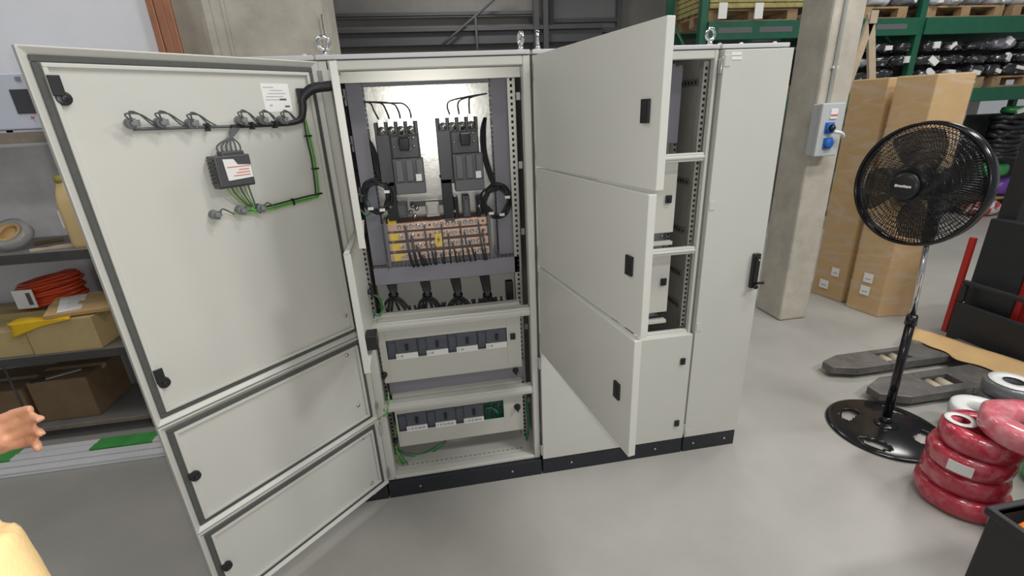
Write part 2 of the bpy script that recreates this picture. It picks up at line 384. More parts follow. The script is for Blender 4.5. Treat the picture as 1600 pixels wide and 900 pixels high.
duct_v(A, -.760, -.695, 1.205, 2.04, .215, YP); duct_v(A, -.142, -.045, 1.205, 2.04, .215, YP)
duct_h(A, -.755, -.050, 1.118, 1.20, .17, YP)
duct_h(A, -.695, -.145, 2.0, 2.042, .235, YP)
perf_post(A, -.074, -.040, .17, PH+.02, 2.05); perf_post(A, -.793, -.775, .17, PH+.02, 2.05)
crossbars(A, -.030, -.012, (1.92, 1.62, 1.3, .78, .32)); crossbars(A, -.812, -.794, (1.92, 1.62, 1.3, .78, .32))
m = MB(); m.box(-.79, -.035, .06, .10, 2.005, 2.045); m.build('top_rail', PERF, A)
# two power breakers
def big_breaker(t, xa, xb, z1, zc, z0):
    """4-pole moulded breaker: body, left pole, lower cover, terminals, handle"""
    m = MB(); m.box(xa, xb, .19, YP, z0+.03, z1); m.box(xa, xa+.058, .165, .19, z0+.05, z1-.05)
    n = 5
    for i in range(n): x = xa+i*(xb-xa-.012)/(n-1); m.box(x, x+.012, .17, .19, z1-.055, z1)
    m.box(xa+.062, xb-.004, .17, .19, zc, z1-.06)
    b = m.build('circuit_breaker', MCCB, t, bevel=.003, label='large dark four-pole breaker')
    m = MB(); cw = (xb+.01-xa-.060)/3
    m.box(xa+.060, xb+.010, .145, .19, z0, zc)
    for i in range(3): m.box(xa+.060+i*cw+.012, xa+.060+(i+1)*cw-.003, .128, .146, z0+.055, zc-.004)
    m.box(xa+.062, xb+.008, .132, .146, z0, z0+.05)
    c = m.build('terminal_cover', MCCBL, b, bevel=.003)
    m = MB(); m.box(xb-.028, xb-.004, .1265, .1285, z0+.055, z0+.085); m.build('sticker', WHITE, b)
    for i in range(4):
        x = xa+.030+i*(xb-xa-.060)/3
        m = MB(); m.cyl((x, .178, z1-.035), (x, .160, z1-.035), .018); m.cyl((x, .160, z1-.035), (x, .154, z1-.035), .010, seg=6); m.box(x-.012, x+.012, .172, .178, z1-.05, z1+.012)
        m.build('terminal', STEEL, b)
    xm = (xa+xb)/2+.028
    m = MB(); m.box(xm-.03, xm+.03, .160, .172, zc+.03, z1-.075); m.cyl((xm, .16, z1-.09), (xm, .155, z1-.09), .028); m.build('handle_plate', MCCBL, b, bevel=.003)
    m = MB(); m.box(xm-.022, xm+.022, .125, .162, zc+.035, zc+.09); m.build('handle', BLKG, b, bevel=.005)
    for dx, dz in ((-.045, .05), (.04, .05), (.04, .085)):
        m = MB(); m.cyl((xm+dx, .17, zc+dz), (xm+dx, .163, zc+dz), .006); m.build('screw', STEEL, b)
    return b
bl = at(583.5, 192, y=.17); br = at(651, 188, y=.17); bc = at(630, 248, y=.15); bb = at(635, 303, y=.14)
big_breaker(A, bl.x, br.x, bl.z, bc.z, bb.z)
cl = at(680, 185, y=.17); cr = at(746, 183, y=.17); cc = at(725, 240, y=.15); cbm = at(725, 298, y=.14)
big_breaker(A, cl.x, cr.x, cl.z, cc.z, cbm.z)
# insulated black bars, links and transformers between breakers and busbars
for u in (606, 696):
    a = at(u, 268, y=.2); b = at(u+4, 345, y=.2); m = MB(); m.box(a.x-.024, a.x+.024, .19, .215, b.z, a.z); m.build('insulated_bar', BLK, A, bevel=.002)
a = at(639, 306, y=.22); b = at(695, 313, y=.22); m = MB(); m.box(a.x, b.x+.02, .215, .24, b.z-.02, b.z+.005); m.build('insulated_bar', MCCB, A, bevel=.002)
for u0, u1, v0, v1, mt, nm in ((664, 688, 316, 338, ZINC, 'support_bracket'), (617, 638, 316, 340, MCCBL, 'current_transformer'), (722, 736, 306, 338, MCCBL, 'current_transformer'), (708, 718, 308, 340, BLK, 'current_transformer'), (744, 756, 306, 336, BLK, 'current_transformer')):
    a = at(u0, v0, y=.2); b = at(u1, v1, y=.2); m = MB(); m.box(a.x, b.x, .2, .27, b.z, a.z); m.box(a.x+.006, b.x-.006, .192, .2, b.z+.012, a.z-.012); m.build(nm, mt, A, bevel=.004)
for u, v in ((645, 322), (651, 326), (642, 332), (648, 338), (606, 285), (610, 323), (711, 330), (749, 322), (690, 275)):
    a = at(u, v, y=.19); m = MB(); m.cyl((a.x, .215, a.z), (a.x, .185, a.z), .010, seg=8); m.cyl((a.x, .187, a.z), (a.x, .176, a.z), .006, seg=6); m.build('bolt', STEEL, A)
# wires from breaker tops
random.seed(4)
def wires(t, nm, paths, r, mt):
    for p in paths:
        m = MB(); m.tube(p, r, 6); m.build(nm, mt, t)
lw = []
for i, u in enumerate((592, 609, 626)):
    lw.append([at(560, 159, y=.28), at(578+i*16, 161, y=.26), at(u-8+2*i, 172, y=.22), at(u, 187, y=.175)])
lw.append([at(560, 159, y=.28), at(612, 161, y=.25), at(630, 162, y=.24), at(640, 172, y=.22), at(643, 187, y=.175)])
rw = []
for i, u in enumerate((703, 718, 734)):
    rw.append([at(761, 146, y=.28), at(726+i*5, 152, y=.26), at(u-3+i, 160, y=.22), at(u, 180, y=.175)])
wires(A, 'control_wire', lw+rw, .0032, WIREG)
for k in range(3):
    p = [at(566, 212+k, y=.27), at(577+k, 222, y=.25), at(583+k*3, 245, y=.24), at(588+k*2, 270, y=.23), at(596+k*2, 288, y=.22)]
    m = MB(); m.tube(p, .006, 6); m.build('control_cable', WIREB, A)
    q = [at(757+k, 184, y=.27), at(752+k*3, 205, y=.24), at(754+k*3, 240, y=.22), at(764+k*3, 275, y=.2), at(772+k*2, 292, y=.18)]
    m = MB(); m.tube(q, .005, 6); m.build('control_cable', WIREB, A)
# two bundled coils of cable
for cu, cv, rad in ((588, 307, .068), (776, 315, .070)):
    c = at(cu, cv, y=.17)
    for k in range(5):
        pts = []; e = rad*(1-.07*k)
        for j in range(12):
            an = 2*math.pi*j/12
            pts.append((c.x+e*math.cos(an)*1.0+random.uniform(-.006, .006), .185-.006*k+random.uniform(-.006, .006), c.z+e*1.15*math.sin(an)+random.uniform(-.006, .006)))
        m = MB(); m.tube(pts, .0055, 6, closed=True, sub=3); m.build('coiled_cable', WIREB, A)
    for du, dv in ((.02, -.06), (.05, .02), (-.03, -.05)):
        m = MB(); m.box(c.x+du-.012, c.x+du+.012, .150, .158, c.z+dv-.006, c.z+dv+.006); m.build('cable_tag', WHITE, A)
# copper busbar block
xa = at(604, 357, y=.17).x; xb_ = at(762, 347, y=.17).x
rowz = [at(683, v, y=.17).z for v in (353, 367, 382, 397)]
m = MB()
for x in (xa-.012, xb_+.002):
    m.box(x, x+.012, .16, YP, rowz[3]-.045, rowz[0]+.045)
m.build('busbar_support', MCCBL, A, bevel=.002)
m = MB(); m.box(xa+.02, xb_-.02, .27, .275, rowz[3]-.04, rowz[0]+.03); m.build('busbar_backing', mat('brown_backing', (.10, .045, .03), .6), A)
for r, z in enumerate(rowz):
    yb = .205-.012*r; m = MB(); m.box(xa, xb_, yb, yb+.012, z-.0175, z+.0175)
    bar = m.build('copper_busbar', COPPER, A, bevel=.0015)
    n = 15
    for i in range(n):
        x = xa+.055+i*(xb_-xa-.075)/(n-1)
        if (r*7+i*3) % 11 == 4 or (r < 3 and i == n-1) or (r in (1,) and i in (3, 5)):
            b = MB(); b.cyl((x, yb+.001, z), (x, yb-.001, z), .0055, seg=10); b.build('bolt_hole', HOLE, bar)
        else:
            b = MB(); b.cyl((x, yb, z), (x, yb-.003, z), .011, seg=12); b.cyl((x, yb-.003, z), (x, yb-.011, z), .008, seg=6, smooth=False); b.build('bolt', STEEL, bar)
    m = MB(); m.box(xa+.006+.004*r, xa+.045+.006*r, yb-.004, yb-.0005, z-.016+(.03 if r == 0 else 0), z+.016+(.028 if r == 0 else 0)); m.build('phase_label', YEL, bar, label='yellow phase label')
z = (rowz[1]+rowz[2])/2+.004; x = at(685, 372, y=.15).x
m = MB(); m.box(x-.016, x+.016, .152, .154, z-.03, z+.03)
m.prism([(x+.004, z+.02), (x-.009, z-.003), (x-.001, z-.001), (x-.006, z-.020), (x+.009, z+.004), (x+.001, z+.003)], .1512, .1522, 'y', 1)
m.build('warning_sticker', [YEL, INK], A, label='yellow high-voltage bolt sticker')
for i in range(18):
    r = i % 4; x = xa+.085+i*(xb_-xa-.11)/17+random.uniform(-.004, .004); yb = .205-.012*r
    dx = random.uniform(-.006, .02)
    m = MB(); m.tube([(x, yb-.006, rowz[r]), (x+.001, yb-.016, rowz[r]-.012), (x+dx*.4, .150, rowz[3]+.02 if r < 3 else rowz[3]-.012), (x+dx, .152, rowz[3]-.04), (x+dx+.004, .19, 1.195)], .0042 if i > 3 else .007, 6)
    m.build('feeder_wire', WIREB, A)
for i in range(4):
    p = at(614+i*11, 420-i, y=.16)
m = MB(); m.box(xa-.02, xb_+.02, .146, .149, rowz[3]-.035, rowz[0]+.035); m.build('clear_cover', CLEAR, A, label='clear plastic cover')
# cable bunches below the duct
for bi, u in enumerate((615, 668, 716, 762)):
    c = at(u, 462, y=.2)
    for k in range(6):
        o = (k-2.5)*.012
        m = MB(); m.tube([(c.x+o*.7-.01, .23, 1.125), (c.x+o*.5, .215, c.z+.03), (c.x+o*.25, .205, c.z), (c.x+o*1.3, .20, c.z-.03), (c.x+o*2.2+random.uniform(-.01, .01), .19, c.z-.075), (c.x+o*2.3, .20, .985)], .0062, 6); m.build('outgoing_cable', WIREB, A)
    m = MB(); m.lathe([(.020, -.006), (.024, -.006), (.024, .006), (.020, .006)], 12, Matrix.Translation((c.x, .205, c.z+.004)), closed=True); m.build('cable_tie', BLK, A)
p = at(797, 455, y=.16); m = MB(); m.box(p.x-.018, p.x+.018, .16, .2, p.z-.05, p.z+.05); m.build('terminal_block', BLK, A, bevel=.003)
# front plates with rows of breakers
def front_plate(t, x0, x1, z0, z1, ap, y=.062, flange=.04):
    m = MB(); ax0, ax1, az0, az1 = ap
    m.box(x0, ax0, y, y+.003, z0, z1); m.box(ax1, x1, y, y+.003, z0, z1); m.box(ax0, ax1, y, y+.003, z0, az0); m.box(ax0, ax1, y, y+.003, az1, z1)
    m.box(x0, x1, y+.003, y+flange, z1-.003, z1); m.box(x0, x1, y+.003, y+.02, z0, z0+.003)
    return m.build('front_plate', PLATEW, t, bevel=.0012)
def knob(t, x, z, y=.062, s=.024, round_=False):
    m = MB()
    if round_: m.cyl((x, y, z), (x, y-.02, z), s*.55, s*.42, 12); m.box(x-s*.12, x+s*.12, y-.03, y-.018, z-s*.5, z+s*.5)
    else: m.box(x-s/2, x+s/2, y-.010, y, z-s*.62, z+s*.62); m.box(x-s*.22, x+s*.22, y-.013, y-.009, z-s*.3, z+s*.3)
    m.build('plate_lock', BLK, t, bevel=.002)
def small_breakers(t, ap, n, y=.062, total=None):
    ax0, ax1, az0, az1 = ap; w_ = (ax1-ax0)/(total or n)
    for i in range(n):
        x = ax0+i*w_; m = MB()
        m.box(x+.0005, x+w_-.0005, y+.012, y+.09, az0-.01, az1+.01); m.box(x+w_*.30, x+w_-.004, y+.002, y+.013, az0+.002, az1-.004)
        m.box(x+.004, x+w_*.27, y+.008, y+.013, az0+.03, az1-.02)
        b = m.build('moulded_breaker', BRK, t, bevel=.002)
        m = MB(); m.box(x+w_*.60, x+w_*.70, y-.012, y+.004, az0+(az1-az0)*.42, az0+(az1-az0)*.72); m.build('toggle', BLKG, b, bevel=.002)
        m = MB(); m.box(x+w_*.27, x+w_-.002, y-.003, y+.002, az0-.004, az0+.026, 0)
        for k, (a, c) in enumerate(((.33, .36), (.42, .50), (.54, .62), (.66, .78), (.80, .90))[:5 if total else 2]): m.box(x+w_*a, x+w_*c, y-.0036, y-.0028, az0+.006, az0+.018, 1)
        m.build('label_strip', [WHITE, mat('faint_ink', (.42, .43, .45), .6)], b)
y2 = .062
c1 = at(602, 533, y=y2); c2 = at(792, 512, y=y2); c3 = at(607, 564, y=y2); c4 = at(792, 539, y=y2)
ap2 = ((c1.x+c3.x)/2, (c2.x+c4.x)/2, (c3.z+c4.z)/2, (c1.z+c2.z)/2)
front_plate(A, -.768, -.076, .640, 1.0, ap2); small_breakers(A, ap2, 4)
for u, v in ((801, 525), ): q = at(u, v, y=y2); knob(A, q.x, q.z, s=.026)
q = at(600.5, 585, y=y2); knob(A, q.x, q.z, round_=True, s=.03); q = at(806, 578, y=y2); knob(A, q.x-.002, q.z, round_=True, s=.03)
c1 = at(620, 648, y=y2); c2 = at(786, 625, y=y2); c3 = at(624, 675, y=y2); c4 = at(788, 652, y=y2)
ap3 = ((c1.x+c3.x)/2, (c2.x+c4.x)/2, (c3.z+c4.z)/2, (c1.z+c2.z)/2)
front_plate(A, -.745, -.080, .250, .555, ap3); small_breakers(A, ap3, 3, total=3.72)
xg = ap3[0]+(ap3[1]-ap3[0])*3/3.72
m = MB(); m.box(xg+.002, ap3[1]+.01, .11, .115, ap3[2]-.045, ap3[3]+.01)
for i in range(7): m.box(xg+.012+i*.013, xg+.02+i*.013, .098, .111, ap3[2]-.015+(i % 3)*.018, ap3[2]+.035+(i % 3)*.022, 1)
m.build('circuit_board', [PCB, MCCB], A)
for k in range(3):
    m = MB(); m.tube([(xg+.01, .10, ap3[2]+.05-k*.006), (xg+.05, .088, ap3[2]+.05), (xg+.07+k*.01, .09, ap3[2]+.01), (xg+.09, .108, ap3[2]-.02+.02*k)], .003, 6); m.build('jumper_wire', WIREDG, A)
q = at(808, 635, y=y2); knob(A, q.x, q.z, round_=True, s=.034); q = at(618, 687, y=y2); knob(A, q.x, q.z, round_=True, s=.026)
duct_h(A, -.755, -.06, .545, .655, .10, .2)
m = MB(); m.box(-.77, -.05, .34, .344, .12, .9); m.build('rear_plate', PLATEW, A)
# base pan lip with slots
m = MB(); m.box(XL+.05, -.05, .052, .17, PH+.012, PH+.018)
for i in range(26): m.box(XL+.07+i*.026, XL+.083+i*.026, .075, .080, PH+.0181, PH+.0186, 1)
m.build('gland_plate', [CABW, DARKIN], A)
for k, (d, mt) in enumerate(((0, WIREDG), (.012, WIREGR), (.022, WIREDG))):
    p = [at(617, 690, y=.10), at(625, 705, y=.12), at(650, 713-8*d*10, y=.14), at(672, 709-d*200, y=.15), at(697, 690, y=.17)]
    m = MB(); m.tube([(v.x, v.y+d*.2, v.z+d*.1) for v in p], .0038, 6); m.build('earth_wire', mt, A)
for k in range(4):
    m = MB(); m.tube([(-.755+k*.004, .10, .36), (-.765, .08, .26-.01*k), (-.762+.008*k, .07, .17), (-.75+.01*k, .08, .125)], .004, 6); m.build('earth_wire', WIREDG if k % 2 else WIREGR, A)
for k in range(3):
    m = MB(); m.tube([(-.052, .10, .40-.02*k), (-.045, .09, .26), (-.060+.004*k, .10, .18), (-.055, .13, .12)], .005, 6); m.build('earth_wire', WIREDG, A)
# inner hinged covers, edge-on to the camera
def inner_cover(x0, y0, x1, y1, z0, z1, vents):
    W = math.hypot(x1-x0, y1-y0); a = math.atan2(y1-y0, x1-x0); m = MB()
    m.box(0, W, -.0015, .0015, z0, z1); m.box(W-.003, W, -.0015, .022, z0, z1); m.box(0, W, 0, .016, z0, z0+.003); m.box(0, W, 0, .016, z1-.003, z1)
    o = m.build('inner_cover', CABW, A, loc=(x0, y0, 0), rz=a, bevel=.001)
    for (s, z) in vents:
        b = MB(); b.cyl((s, .0, z), (s, .018, z), .010, seg=10); b.box(s-.02, s+.004, .014, .022, z-.03, z+.03); b.cyl((s, 0, z), (s, -.016, z), .012, seg=10); b.build('quarter_turn_latch', BLK, o)
    return o
ic1 = inner_cover(-.758, .040, -.700, -.44, 1.462, 2.036, ((.06, 1.95), (.06, 1.78), (.06, 1.58)))
ic2 = inner_cover(-.768, .030, -.748, -.468, 1.003, 1.457, ((.06, 1.41), (.06, 1.16)))
m = MB(); m.box(.30, .37, .003, .045, 1.03, 1.09); m.build('cover_lock', BLK, ic2, bevel=.003)
for (u, v, dv) in ((566, 315, 22), (583, 470, 24)):
    for k in range(2):
        p = [at(u-2, v-10, x=-.755), at(u+8+4*k, v-4, x=-.735), at(u+14+3*k, v+dv*.5, x=-.725), at(u+6+2*k, v+dv, x=-.74), at(u-2, v+dv*.6, x=-.755)]
        m = MB(); m.tube(p, .0028, 6); m.build('earth_wire', WIREGR if k else WIREDG, A)
for k in range(3):
    p = [(-.806, -.03, .505-.004*k), (-.79, -.05, .53), (-.765, -.035, .545-.01*k), (-.75, .01, .58+.02*k), (-.76, .05, .56)]
    m = MB(); m.tube(p, .0028, 6); m.build('earth_wire', WIREGR if k != 1 else mat('teal_wire', (.04, .28, .22), .5), A)
# outer doors of cabinet A
WA = .811; HXA = XL+.005; HYA = -.0136
YI = -.008  # recessed inner skin in door coordinates
dA = []
for i in range(3):
    d = door(A, HXA, HYA, 135.8, WA, SEAM_A[i+1], SEAM_A[i], -.02, lock_at=[(WA-.06, (SEAM_A[i]+SEAM_A[i+1])/2, .04, .06)]); dA.append(d)
def cam_latch(d, s, z, big=True):
    m = MB(); m.cyl((s, YI, z), (s, YI+.016, z), .019, .017, 14); m.box(s-.006, s+.020, YI+.012, YI+.018, z+.005, z+.055 if big else z+.025); m.cyl((s, YI+.016, z), (s, YI+.022, z), .008, seg=6)
    m.build('cam_latch', BLK, d, bevel=.002)
cam_latch(dA[0], .752, 1.955); cam_latch(dA[0], .752, 1.10); cam_latch(dA[1], .757, .722, False); cam_latch(dA[2], .757, .285, False)
for d, s, z in ((dA[1], .095, .89), (dA[1], .085, .62), (dA[2], .093, .44), (dA[2], .091, .165), (dA[0], .036+.03, 1.071)):
    m = MB(); m.cyl((s, YI, z), (s, YI+.006, z), .008, seg=10); m.build('screw', STEEL, d)
D = dA[0]
lampS = [(.625, 1.888), (.553, 1.887), (.472, 1.881), (.322, 1.884), (.251, 1.882), (.178, 1.880), (.475, 1.597), (.392, 1.596), (.326, 1.592)]
for s, z in lampS:
    m = MB(); m.cyl((s, YI, z), (s, YI+.028, z), .0155, .0145, 14); m.cyl((s, YI+.028, z), (s, YI+.042, z), .010, .008, 12); m.box(s-.020, s-.004, YI+.006, YI+.022, z-.009, z+.009); m.cyl((s-.004, YI+.03, z-.012), (s-.004, YI+.038, z-.012), .003, seg=6)
    m.build('indicator_lamp', LAMPG, D, bevel=.001, label='grey back of a push-in signal lamp')
# lamp wiring: loops + trunk
for s, z in lampS[:6]:
    for k in range(2):
        m = MB(); m.tube([(s+.004, YI+.04, z+.004), (s+.018-.012*k, YI+.045, z+.024+.006*k), (s-.018, YI+.035, z+.024), (s-.05, YI+.015, z+.004-.01*k), (s-.078, YI+.01, 1.868)], .0024, 6); m.build('lamp_wire', WIREG, D)
m = MB(); m.tube([(.625, YI+.012, 1.872), (.52, YI+.010, 1.870), (.40, YI+.010, 1.868), (.33, YI+.012, 1.866)], .0045, 8); m.build('wire_bundle', WIREG, D)
m = MB(); m.tube([(.36, YI+.012, 1.866), (.25, YI+.013, 1.866), (.15, YI+.013, 1.868), (.105, YI+.013, 1.882), (.090, YI+.014, 1.92), (.086, YI+.016, 1.952), (.05, YI+.03, 1.982), (.0, YI+.055, 1.99), (-.03, YI+.075, 1.992)], [.006, .007, .009, .012, .014, .016, .018, .018, .017], 10); m.build('wire_bundle', WIREB, D)
m = MB(); m.box(.072, .098, YI, YI+.02, 1.94, 1.985); m.build('cable_anchor', BLK, D, bevel=.002)
for s, z in ((.43, 1.868), (.29, 1.866), (.21, 1.866)):
    m = MB(); m.box(s-.004, s+.004, YI, YI+.026, z-.012, z+.012); m.build('cable_tie', BLK, D)
# meter box with a white label
ms0, ms1, mz0, mz1 = .342, .452, 1.684, 1.780
m = MB(); m.box(ms0, ms1, YI, YI+.060, mz0, mz1); m.box(ms0-.004, ms1+.004, YI+.012, YI+.05, mz0-.006, mz0+.012); m.box(ms0+.01, ms1-.03, YI+.012, YI+.05, mz1-.004, mz1+.012)
for i in range(7): m.box(ms1-.001, ms1+.006, YI+.008, YI+.05, mz0+.008+i*.012, mz0+.014+i*.012)
met = m.build('power_meter', MCCB, D, bevel=.003, label='dark meter box with a white label')
m = MB(); m.prism([(ms0+.004, mz0+.022), (ms0+.004, mz0+.062), (ms0+.045, mz0+.066), (ms0+.055, mz1-.012), (ms1-.022, mz1-.010), (ms1-.026, mz0+.018)], YI+.0605, YI+.0635, 'y', 0)
m.box(ms0+.006, ms1-.03, YI+.0634, YI+.0640, mz0+.058, mz0+.061, 1)
for i in range(3): m.box(ms0+.012, ms1-.045-.01*i, YI+.0634, YI+.0640, mz0+.030+i*.009, mz0+.033+i*.009, 1)
m.build('meter_label', [WHITE, REDINK], D)
for k in range(6):
    s = .355+k*.012
    m = MB(); m.tube([(s, YI+.03, mz1), (s-.004+.002*k, YI+.028, mz1+.03), (.37-.003*k, YI+.02, mz1+.062), (.35-.004*k, YI+.014, 1.866)], .0026, 6); m.build('meter_wire', WIREG, D)
    e = .375-.012*k if k < 5 else .34
    m = MB(); m.tube([(.355+k*.014, YI+.03, mz0), (.352+k*.012, YI+.028, mz0-.03), (.355+(k-2)*.006, YI+.02, 1.61), (.345, YI+.014, 1.592)], .0026, 6); m.build('meter_wire', WIREGR if k % 2 else WIREG, D)
for k in range(4):
    o = k*.0045
    m = MB(); m.tube([(.42-.03*k, YI+.014, 1.592+o), (.345, YI+.014, 1.580+o), (.29, YI+.012, 1.579+o), (.2, YI+.011, 1.585+o), (.115, YI+.011, 1.590+o), (.090+o, YI+.011, 1.60), (.083+o, YI+.011, 1.65), (.078+o, YI+.011, 1.74), (.082+o, YI+.012, 1.82), (.092, YI+.014, 1.91)], .0036, 6); m.build('earth_bundle', [WIREGR, WIREDG, WIREGR, WIREB][k], D)
for s, z in ((.2, 1.592), (.09, 1.605), (.085, 1.70), (.09, 1.82), (.33, 1.587)):
    m = MB(); m.box(s-.012, s+.012, YI+.004, YI+.020, z-.003, z+.003) if s < .1 else m.box(s-.003, s+.003, YI+.004, YI+.02, z-.012, z+.012); m.build('cable_tie', BLK, D)
for s, z in lampS[6:]:
    m = MB(); m.tube([(s+.0, YI+.04, z), (s-.02, YI+.03, z+.016), (s-.045, YI+.015, z+.002), (s-.06, YI+.012, 1.586)], .0024, 6); m.build('lamp_wire', WIREG, D)
# rating sheet
m = MB(); m.box(.124, .224, YI, YI+.001, 1.908, 2.0, 0)
for i, (a, b) in enumerate(((.180, .218), (.150, .195), (.140, .205), (.150, .212), (.160, .215))): m.box(a, b, YI+.001, YI+.0014, 1.986-i*.010, 1.989-i*.010, 1)
m.box(.140, .165, YI+.001, YI+.0014, 1.945, 1.951, 2); m.box(.132, .150, YI+.001, YI+.0014, 1.922, 1.928, 2); m.box(.195, .205, YI+.001, YI+.0014, 1.926, 1.932, 1)
m.build('rating_sheet', [WHITE, mat('grey_ink', (.45, .45, .47), .6), INK], D, label='white printed rating sheet')
fix_children(A)

# ---- cabinet B: three doors swung toward the camera, fourth closed
B = thing('switchgear_cabinet', (.41, .3, 0), 'grey cabinet with three doors swung out toward the viewer and a closed bottom door', 'electrical cabinet', 'joined grey switchgear cabinets')
shell(B, .002, XB-.002, [(1.624, 1.662), (1.183, 1.218), (.735, .770)], .020, .032)
for x, r in ((.035, 1.35), (XB-.035, .25)): eyebolt(B, x, r)
WB = XB-.012
for i, (ang, lz) in enumerate(((78.42, None), (79.96, None), (81.37, None))):
    z0, z1 = SEAM_B[i+1], SEAM_B[i]
    door(B, .005, -.022, ang, WB, z0, z1, 0, lock_at=[(WB-.062-.012*i, (z0+z1)/2-.005, .034, .062)], g=.004)
door(B, .005, -.022, 0, WB+.004, PH, SEAM_B[3], 0, lock_at=[(.765, .601, .026, .036), (.765, .209, .026, .036)], g=.003)
m = MB(); m.box(.065, .745, .24, .244, .8, 2.05); m.build('mounting_plate', SIDEIN, B)
duct_v(B, .645, .735, 1.70, 2.03, .15, .24)
m = MB(); m.box(.10, .62, .17, .24, 1.72, 2.0); m.build('device_plate', DUCT, B, bevel=.004)
perf_post(B, .772, .799, .040, .775, 2.04); perf_post(B, .742, .758, .20, .775, 2.04)
crossbars(B, .796, .811, (1.945, 1.495, 1.25, 1.02, .845), .09, .36)
for (z0, z1, lz) in ((1.285, 1.64, 1.46), (.86, 1.19, 1.02)):
    front_plate(B, .06, .702, z0, z1, (.3, .31, (z0+z1)/2, (z0+z1)/2+.001)); 
    q = at(1044 if lz > 1.2 else 1036, 311 if lz > 1.2 else 440, y=.062); knob(B, q.x, q.z, s=.03)
    duct_h(B, .08, .70, z0-.062, z0-.012, .15, .22)
    m = MB(); m.box(.06, .70, .055, .09, z0-.062, z0-.045); m.build('device_rail', PLATEW, B, bevel=.001)
    m = MB(); m.cyl((.69, .14, z0-.04), (.69, .15, z0-.04), .008); m.build('bolt', STEEL, B)
fix_children(B)

# ---- cabinet C: narrow cable bay, closed tall door
Cc = thing('switchgear_cabinet', ((XB+XC)/2, .3, 0), 'narrow closed grey cabinet with a black swing handle, rightmost of the row', 'electrical cabinet', 'joined grey switchgear cabinets')
shell(Cc, XB+.002, XC-.002, [])
dC = door(Cc, XB+.007, -.022, 0, XC-XB-.004, PH, ZF, 0, g=.003)
hz0, hz1, hx = .985, 1.165, 1.108-XB-.007
m = MB(); m.box(hx-.018, hx+.018, -.022, 0, hz0, hz1); m.box(hx-.012, hx+.012, -.030, -.020, hz0+.03, hz1-.012)
m.build('swing_handle', BLK, dC, bevel=.004, label='black swing handle')
m = MB(); m.box(hx+.006, hx+.048, -.034, -.022, hz0+.022, hz0+.034); m.cyl((hx, -.03, hz0+.012), (hx, -.04, hz0+.012), .012); m.build('handle_key', BLK, dC, bevel=.002)
m = MB(); m.cyl((hx+.004, -.0305, hz1-.03), (hx+.004, -.032, hz1-.03), .005); m.build('lock_cylinder', STEEL, dC)
for k in range(2):
    m = MB(); q = at(1143, 84+k*7, y=-.022); m.box(q.x-XB-.007, q.x-XB-.007+.047, -.0015, 0, q.z-.006, q.z+.006); m.build('name_strip', WHITE, dC, label='white blank strip')
for z in (2.035, 1.42, .79, .13):
    m = MB(); m.box(.004, .030, -.0025, 0, z-.022, z+.022); m.build('hinge_cover', CABW, dC, bevel=.001)
for x in (.83, .93, 1.09):
    m = MB(); m.cyl((x, .03, H), (x, .03, H+.008), .012, .006, 10); m.build('roof_screw', ROOFW, Cc)
fix_children(Cc)
# ---- cabinet D: mostly hidden bay on the left
Dd = thing('switchgear_cabinet', (XL-.17, .3, 0), 'mostly hidden grey cabinet behind the large open door, leftmost of the row', 'electrical cabinet', 'joined grey switchgear cabinets')
shell(Dd, XL-.33, XL-.002, [])
door(Dd, XL-.326, -.022, 0, .32, PH, ZF, 0, g=.003)
m = MB(); m.cyl((XL-.04, .03, H), (XL-.04, .03, H+.008), .012, .006, 10); m.build('roof_screw', ROOFW, Dd)
fix_children(Dd)

# ------------------------------------------------------------------ pedestal fan
F = thing('pedestal_fan', (2.10, -.07, 0), 'black pedestal fan with round wire grille and round base on the floor', 'fan')
fx, fy = 2.10, -.07
bcx, bcy = 2.075, -.10
m = MB()
NR, NA = 16, 120; R0 = .295; holes = []
for (u, v, l, wdt) in ((1323, 651, .052, .034), (1366, 694, .070, .028), (1441, 688, .052, .038)):
    q = at(u, v, z=.02); holes.append((q.x-bcx, q.y-bcy, l, wdt))
holes.append((-holes[0][0]*.4+.12, .13, .06, .026))
def inhole(x, y):
    for hx_, hy_, l, wdt in holes:
        r = math.hypot(hx_, hy_); rx, ry = hx_/r, hy_/r; dr = x*rx+y*ry-r; dtan = -x*ry+y*rx
        rr_ = math.hypot(x, y)-r
        if (rr_/wdt)**2+(dtan/l)**2 < 1: return True
    return False
N = 84; idx = {}; vs = []; fs = []
def bz(r): return .012+.026*max(0, 1-(r/R0)**2)**.8
rads = [R0*k/22 for k in range(1, 23)]
grid = [[None]*NA for _ in rads]
for i, r in enumerate(rads):
    for k in range(NA):
        a = 2*math.pi*k/NA; grid[i][k] = len(vs); vs.append(Vector((bcx+r*math.cos(a), bcy+r*math.sin(a), bz(r))))
nb = len(vs); vs += [Vector((p.x, p.y, .002 if i//NA > 20 else p.z-.010)) for i, p in enumerate(vs)]
alive = set()
for i in range(len(rads)-1):
    for k in range(NA):
        rm = (rads[i]+rads[i+1])/2; a = 2*math.pi*(k+.5)/NA
        if not inhole(rm*math.cos(a), rm*math.sin(a)): alive.add((i, k))
for (i, k) in alive:
    k2 = (k+1) % NA; a, b, c, d = grid[i][k], grid[i+1][k], grid[i+1][k2], grid[i][k2]
    fs.append((a, b, c, d)); fs.append((d+nb, c+nb, b+nb, a+nb))
    for (ni, nk, e) in ((i-1, k, (d, a)), (i+1, k, (b, c)), (i, (k-1) % NA, (a, b)), (i, k2, (c, d))):
        if (ni, nk) not in alive: fs.append((e[1], e[0], e[0]+nb, e[1]+nb))
m.add(vs, fs, 0, True)
m.lathe([(.0, .050), (.03, .052), (.05, .045), (.06, .036)], 24, Matrix.Translation((bcx, bcy, 0)))
m.build('base', BLKG, F)
